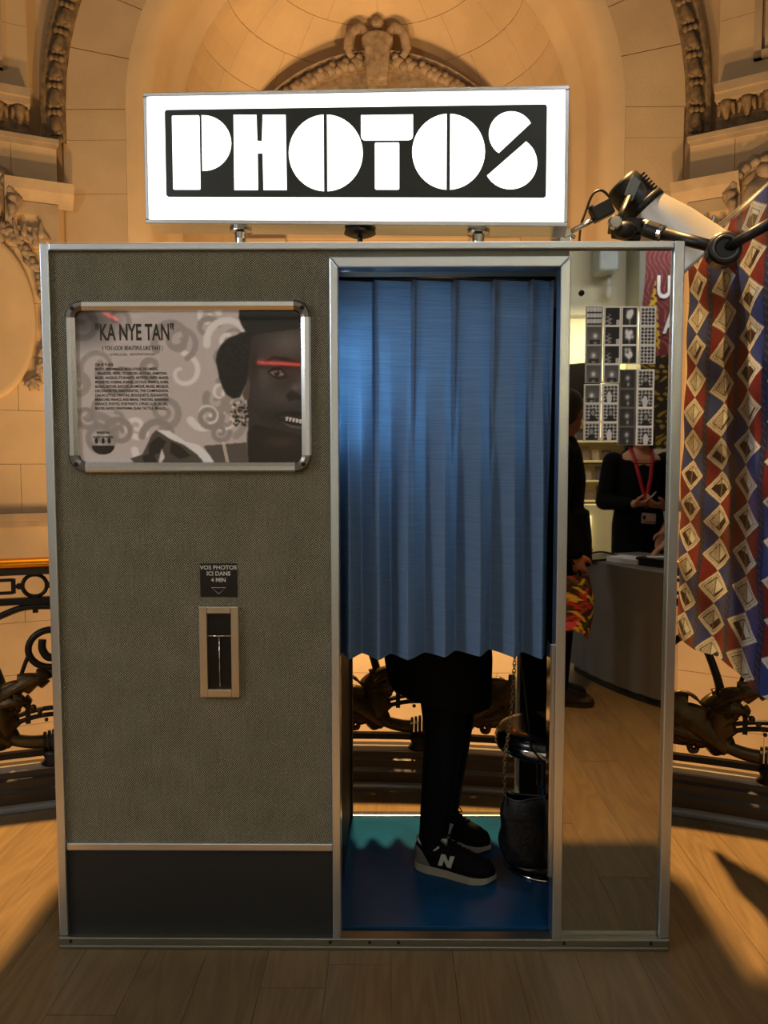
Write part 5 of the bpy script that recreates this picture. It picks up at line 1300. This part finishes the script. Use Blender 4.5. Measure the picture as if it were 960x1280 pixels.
stack('open_folder', 795, 697, .26, .2, .006, PAPG, 'open grey folder lying behind the brochures on the desk', 'folder', .5)
p = mirror_z(824, 700, DZ+.03)
ro = obj('paper_roll', MB().grid(lambda u, v: (p.x+.14*(v-.5), p.y+.02*(v-.5)+.035*math.cos(PI*u), DZ+.002+.05*math.sin(PI*u)), 14, 4), PAPW, None, smooth=True, solid=.002)
tag(ro, 'curled white sheet under the hand on the grey desk', 'paper')
cb = obj('desk_cable', MB().tube(catmull([mirror_z(738, 692, DZ+.05), mirror_z(752, 690, DZ+.05), mirror_z(768, 693, DZ+.03), mirror_z(782, 699, DZ+.012)], 6), .006, 6), BLACK, None, smooth=True)
tag(cb, 'thin black cable running over the back of the grey desk', 'cable')
# --- staff member with a red lanyard
PS = dict(vneck=1, head=(.03, 0, 1.545), hair='bob', lean=[0, .0, .0], pitch=.12,
    legR=[(0, -.08, .86), (.01, -.085, .46), (0, -.09, .09)], legL=[(0, .08, .86), (.01, .085, .46), (0, .09, .09)], footR=(1, -.1, 0), footL=(1, .1, 0),
    armR=[(0, -.185, 1.34), (.01, -.25, 1.06), (.22, -.10, 1.045)], armL=[(0, .185, 1.34), (.02, .25, 1.06), (.22, .10, 1.055)],
    handR=((.35, .9, .05), (-.5, -.1, .85), .75), handL=((.45, -.9, .1), (-.5, .1, .8), .95),
    coat=[(0, 0, 1.05, .12, .165), (0, 0, .9, .135, .185), (0, 0, .72, .135, .185), (0, 0, .45, .14, .18)], sleeve=.86)
sp = in_mirror(799, 600, 3.50)
staff = person((sp.x, -3.50, 0), rad(90), 'person in black with a red lanyard and badge standing behind the grey desk', PS, SKIN, .006, COAT2, COAT2)
RED = mat('red_lanyard', (176, 26, 36), .5)
for sy in (-1, 1): obj('lanyard', MB().tube([(-.05, sy*.07, 1.45), (.02, sy*.078, 1.455), (.095, sy*.062, 1.36), (.142, sy*.035, 1.22), (.155, sy*.008, 1.10), (.165, 0, 1.02)], .013, 8, flat=.25), RED, staff, smooth=True, local=True)
bdg = obj('badge', MB().obox((.20, -.01, .955), (.003, 0, .006), (.002, .048, .004), (-.002, -.002, .03)), PAPW, staff, local=True)
obj('badge_stripe', MB().obox((.2045, -.012, .932), (.001, 0, 0), (.001, .047, .004), (0, 0, .006)), mat('badge_pink', (196, 110, 112), .5), bdg, local=True)
obj('badge_picture', MB().obox((.2055, .022, .962), (.001, 0, 0), (.001, .011, 0), (0, 0, .014)), PAPD, bdg, local=True)
pn = obj('pen', MB().tube([(0, 0, 0), (.03, -.055, .07)], .005, 8), mat('pen_grey', (190, 190, 190), .3), None, smooth=True)
pn.location = (sp.x-.03, -3.50+.265, 1.07); pn.rotation_euler = (0, 0, rad(90)); tag(pn, 'pale pen held in the fingers of the person with the lanyard', 'pen')
for sh_y in (-.09, .09): shoe(staff, (sp.x-sh_y, -3.50-.07, 0), rad(90), 0, False, SHB, PAPD)
# --- second figure with a wax print bag
PM = dict(head=(.03, 0, 1.565), lean=[0, 0, 0], yaw=-1.1, scale=1.03,
    legR=[(0, -.09, .86), (.01, -.09, .46), (0, -.09, .09)], legL=[(0, .09, .86), (.01, .09, .46), (0, .09, .09)], footR=(1, 0, 0), footL=(1, .1, 0),
    armR=[(0, -.2, 1.34), (-.03, -.26, 1.06), (.10, -.24, .86)], armL=[(0, .2, 1.34), (-.02, .26, 1.06), (.08, .25, .84)],
    handR=((.2, 0, -1), (.4, .8, 0), .7), handL=((.2, .0, -1), (.3, -.8, 0), .9),
    coat=[(0, 0, 1.05, .15, .195), (0, 0, .9, .165, .21), (0, 0, .75, .17, .215)])
man = person((1.03, -2.3, 0), rad(12), 'person in a long black coat with a bright patterned bag, at the mirror edge', PM, SKIN2, .009, COAT, COAT2)
for yy in (-2.39, -2.21): shoe(man, (.94, yy, 0), rad(6), 0, False, mat('brown_boot', (46, 38, 30), .5), PAPD)
tb = mirror_z(720, 750, .62); nu2, nv2 = 60, 80
U2, V2 = np.meshgrid(np.linspace(0, 1, nu2), np.linspace(0, 1, nv2)); tc_ = np.zeros((nv2, nu2, 3)); tc_[:] = (54, 34, 30)
for q in range(120):
    x0_, y0_ = rsf.rand(2); a = rsf.choice([1.1, 2.0, 1.3, 1.8]); L2 = rsf.uniform(.05, .15)
    d = np.abs((U2-x0_)*math.sin(a)-(V2-y0_)*math.cos(a)); along = np.abs((U2-x0_)*math.cos(a)+(V2-y0_)*math.sin(a))
    tc_[(d < .013) & (along < L2)] = [(214, 190, 50), (178, 44, 50), (206, 170, 60), (190, 70, 80), (60, 84, 60)][q % 5]
bgx, bgy = 1.0, -2.02
def tote_fn(u, v):
    a = 2*PI*u; w_ = .12+.03*math.sin(PI*v); return (bgx+w_*math.copysign(abs(math.cos(a))**.7, math.cos(a)), bgy+(.05*(1-v)+.015)*math.sin(a), .44+.31*v-.03*(1-v)**2*math.cos(2*a))
tote = thing('tote_bag', 'bright wax print tote bag in red and yellow hanging beside the black coat', 'bag', (bgx, bgy, .44))
colour_sheet('bag_body', tote_fn, nu2, nv2, tc_, CLOTH, tote)
obj('bag_handle', MB().tube(catmull([(bgx-.08, bgy-.01, .74), (bgx-.06, bgy-.01, .80), (bgx, bgy-.02, .835), (bgx+.06, bgy-.01, .80), (bgx+.08, bgy-.01, .74)], 5), .009, 8), CLOTH, tote, smooth=True)
# --- third figure, whose arm reaches the desk
hp = mirror_z(820, 688, DZ+.05)
PT = dict(head=(.06, 0, 1.55), lean=[0, .06, .07], hair='long', sleeve=.12,
    legR=[(0, -.08, .86), (.01, -.085, .46), (0, -.09, .09)], legL=[(0, .08, .86), (.01, .085, .46), (0, .09, .09)], footR=(1, 0, 0), footL=(1, 0, 0),
    armR=[(.07, -.185, 1.33), (.12, -.24, 1.05), (.40, -.16, .83)], armL=[(.07, .185, 1.33), (.0, .26, 1.06), (.14, .24, .86)],
    handR=((.75, .2, -.55), (.3, 0, -.9), .5), handL=((.3, 0, -.9), (.3, -.8, 0), .6),
    coat=[(0, 0, 1.05, .13, .175), (0, 0, .9, .145, .19), (0, 0, .78, .14, .19)])
third = person((hp.x+.42, hp.y-.31, 0), rad(164), 'person in dark clothes reaching a bare forearm onto the grey desk', PT, SKIN, .008, COAT2, DENIM)
for yy in (-.09, .09): shoe(third, (hp.x+.42+.07, hp.y-.31+yy, 0), rad(164), 0, False, SHB, PAPD)
# --- wall fittings behind
CREAM = mat('cream_shelf', (232, 218, 172), .5, var=.03)
shx0, shx1, shy = 1.75, 3.35, -6.98
SHF = thing('card_shelf_unit', 'cream display shelving with rows of cards against the front wall', 'shelving', ((shx0+shx1)/2, shy+.2, 0))
obj('back_board', box(shx0, shx1, shy, shy+.03, 0, 2.5), CREAM, SHF); obj('lower_cabinet', box(shx0, shx1, shy+.03, shy+.42, 0, .86), CREAM, SHF, bevel=.006)
for x in (shx0, shx1-.03): obj('side_board', box(x, x+.03, shy+.03, shy+.3, .86, 2.5), CREAM, SHF)
zs = [.90+.22*k_ for k_ in range(7)]
for z in zs: obj('shelf', box(shx0+.03, shx1-.03, shy+.03, shy+.26, z-.02, z), CREAM, SHF, bevel=.003)
obj('light_column', box(2.425, 2.475, shy+.03, shy+.09, 1.60, 2.46), emit('shelf_light_glow', (1.0, .84, .5), 2.4), SHF)
obj('cabinet_glow', box(2.22, 2.26, shy+.42, shy+.45, .36, .74), emit('cabinet_patch_glow', (1.0, .82, .45), 3), SHF)  # added glowing block standing for the lit patch on the cabinet
CARDM = [mat('card_%d' % i, c, .5) for i, c in enumerate(((90, 70, 50), (140, 110, 84), (60, 52, 48), (176, 150, 120), (110, 90, 90)))]
CNAME = ('dark brown', 'tan', 'near black', 'pale', 'mauve grey'); SHN = ('lowest', 'second lowest', 'third lowest', 'third highest', 'second highest', 'highest')
ORD = ('first', 'second', 'third', 'fourth', 'fifth', 'sixth', 'seventh', 'eighth', 'ninth', 'tenth', 'eleventh', 'twelfth', 'thirteenth', 'fourteenth')
for r, z in enumerate(zs[:6]):
    x = shx0+.08; k_ = 0
    while x < shx1-.2:
        wd, hh = rnd.uniform(.08, .12), rnd.uniform(.1, .16); ck = rnd.randrange(5)
        if not (2.41 < x+wd and x < 2.49 and z > 1.4):
            o = obj('card', MB().obox((x+wd/2, shy+.16, z+hh/2+.001), (wd/2, 0, 0), (0, .004, 0), (0, -.02, hh/2)), CARDM[ck])
            tag(o, '%s card, %s from the left on the %s shelf of the cream display' % (CNAME[ck], ORD[k_], SHN[r]), 'card', 'cards on the display shelves')
            k_ += 1
        x += wd+rnd.uniform(.02, .06)
mw = in_mirror(722, 478, 6.7)
mon = thing('wall_screen', 'dark blank screen tilted on the front wall beside the cream shelves', 'screen', (mw.x, -6.7, mw.z))
obj('screen_panel', MB().obox((mw.x-.1, -6.62, mw.z), (.32, 0, .03), (0, .02, 0), (-.02, 0, .19)), mat('screen_black', (14, 15, 17), .25), mon, bevel=.006)
obj('screen_mount', MB().box(mw.x-.16, mw.x-.04, -7.0, -6.63, mw.z-.05, mw.z+.05), GREYP, mon)
pw_ = in_mirror(757, 327, 6.75)
prj = thing('wall_projector', 'grey boxy projector on a short bracket high on the front wall', 'projector', (pw_.x, -6.75, pw_.z))
obj('housing', MB().obox((pw_.x, -6.75, pw_.z+.04), (.11, 0, 0), (0, .16, 0), (0, 0, .17)), mat('grey_metal_housing', (150, 158, 160), .4), prj, bevel=.02)
obj('bracket', MB().tube([(pw_.x+.07, -6.84, pw_.z-.13), (pw_.x+.07, -6.84, pw_.z-.27)], .03, 10).ell((pw_.x+.07, -6.84, pw_.z-.3), (.045, .045, .07)), mat('bracket_white', (190, 190, 180), .4), prj, smooth=True)
obj('wall_plate', box(pw_.x-.06, pw_.x+.06, -7.0, -6.88, pw_.z-.06, pw_.z+.12), GREYP, prj)
struct('trim_7', box(-5.5, 5.5, -7.0, -6.96, 2.94, 2.97), GREYWALL)
jx = in_mirror(796, 340, 6.6).x
struct('wall_return', box(jx, 5.5, -7.0, -6.5, 0, 4.0), GREYWALL)
# banner
b0, b1 = in_mirror(805, 440, 5.2), in_mirror(856, 300, 5.2)
nu3, nv3 = 90, 220
U3, V3 = np.meshgrid(np.linspace(0, 1, nu3), np.linspace(0, 1, nv3)); bz0, bz1 = 1.45, 3.35
bc = np.zeros((nv3, nu3, 3)); bc[:] = (104, 40, 42); Zb = bz0+(bz1-bz0)*V3
lines = np.sin((np.hypot(U3-.75, (V3-.9)*2.2)+.05*np.sin(V3*40))*90) > .82; bc[lines] = (150, 82, 84)
bc[Zb < 2.30] = (40, 30, 22); bc[(Zb < 2.30) & (np.sin(U3*26+4*np.sin(V3*50))*np.sin(V3*90+3*np.sin(U3*9)) > .25) & (U3 < .55)] = (150, 122, 36)
tri_ = (np.abs(U3-.16) < .13*np.clip((2.90-Zb)/.45, 0, 1)+.012) & (Zb > 2.36) & (Zb < 2.98); bc[tri_] = (206, 164, 40)
bc[tri_ & (np.sin(V3*170+U3*20)*np.sin(U3*60+V3*30) > .35)] = (60, 30, 24)
bn = thing('exhibition_banner', 'tall dark red banner with yellow pattern and white letters on the front wall', 'banner', ((b0.x+b1.x)/2, -5.2, bz0))
bw0, bw1 = b0.x-.02, b1.x+.25
colour_sheet('banner_cloth', lambda u, v: (bw0+(bw1-bw0)*u+.02*math.sin(v*9), -5.2, bz0+(bz1-bz0)*v), nu3, nv3, bc, CLOTH, bn)
for s_, px, py, sz in (('OU', 841, 372, .28), ('A', 838, 416, .27)):
    q_ = in_mirror(px, py, 5.19)
    obj('lettering', text_mb(s_, sz, lambda u, v: (q_.x+.0-(u-.0)*1.0, -5.185, q_.z+v), 'CENTER', .7, .006), PAPW, bn)
obj('banner_pole', MB().tube([(bw0-.05, -5.2, bz1), (bw1+.05, -5.2, bz1)], .015, 8).tube([(bw1-.02, -5.24, .0), (bw1-.02, -5.24, bz1)], .015, 8), GREYP, bn, smooth=True)
obj('banner_foot', box(bw0, bw1, -5.35, -5.1, 0, .02), GREYP, bn)
# red light line and ceiling downlights that the glossy poster reflects
for (xa, ya), (xb, yb_), lab in (((322, 453), (379, 456), 'long thin red light tube high on the front wall, right one'), ((130, 391), (148, 400), 'long thin red light tube high on the front wall, left one')):
    a_, b_ = in_mirror(xa, ya, 6.93), in_mirror(xb, yb_, 6.93)
    o = thing('light_tube', lab, 'lamp', tuple(a_)); obj('tube', MB().tube([a_, b_], .014, 8), emit('red_neon_glow', (1.0, .12, .08), 14), o, smooth=True)
    obj('tube_holder', MB().box(min(a_.x, b_.x), max(a_.x, b_.x), -7.0, -6.95, min(a_.z, b_.z)-.012, max(a_.z, b_.z)+.012), GREYP, o)
for k_, (px, py) in enumerate(((292, 426), (325, 446), (116, 413), (163, 430))):
    q_ = ray(px, py); t_ = (4.0-CAM.z)/q_.z; p = CAM+q_*t_; x_, y_ = p.x, -p.y
    if y_ < -6.8: y_ = -6.6; x_ = (CAM+q_*((6.6-CAM.y)/q_.y)).x
    o = thing('downlight', 'small round ceiling downlight over the front room, %s' % ('left of the pair farther in', 'right of the pair nearer the shelves', 'first at the far left', 'second at the far left')[k_], 'lamp', (x_, y_, 3.98), group='ceiling downlights')
    obj('trim_ring', MB().lathe([(.05, 0), (.062, 0), (.062, .02), (.05, .02)], (x_, y_, 3.985), n=20, cap=False), WHITEWALL, o)
    obj('lens', MB().lathe([(.05, .004), (.05, .014)], (x_, y_, 3.985), n=20), emit('downlight_glow', (1, .93, .8), 12), o)
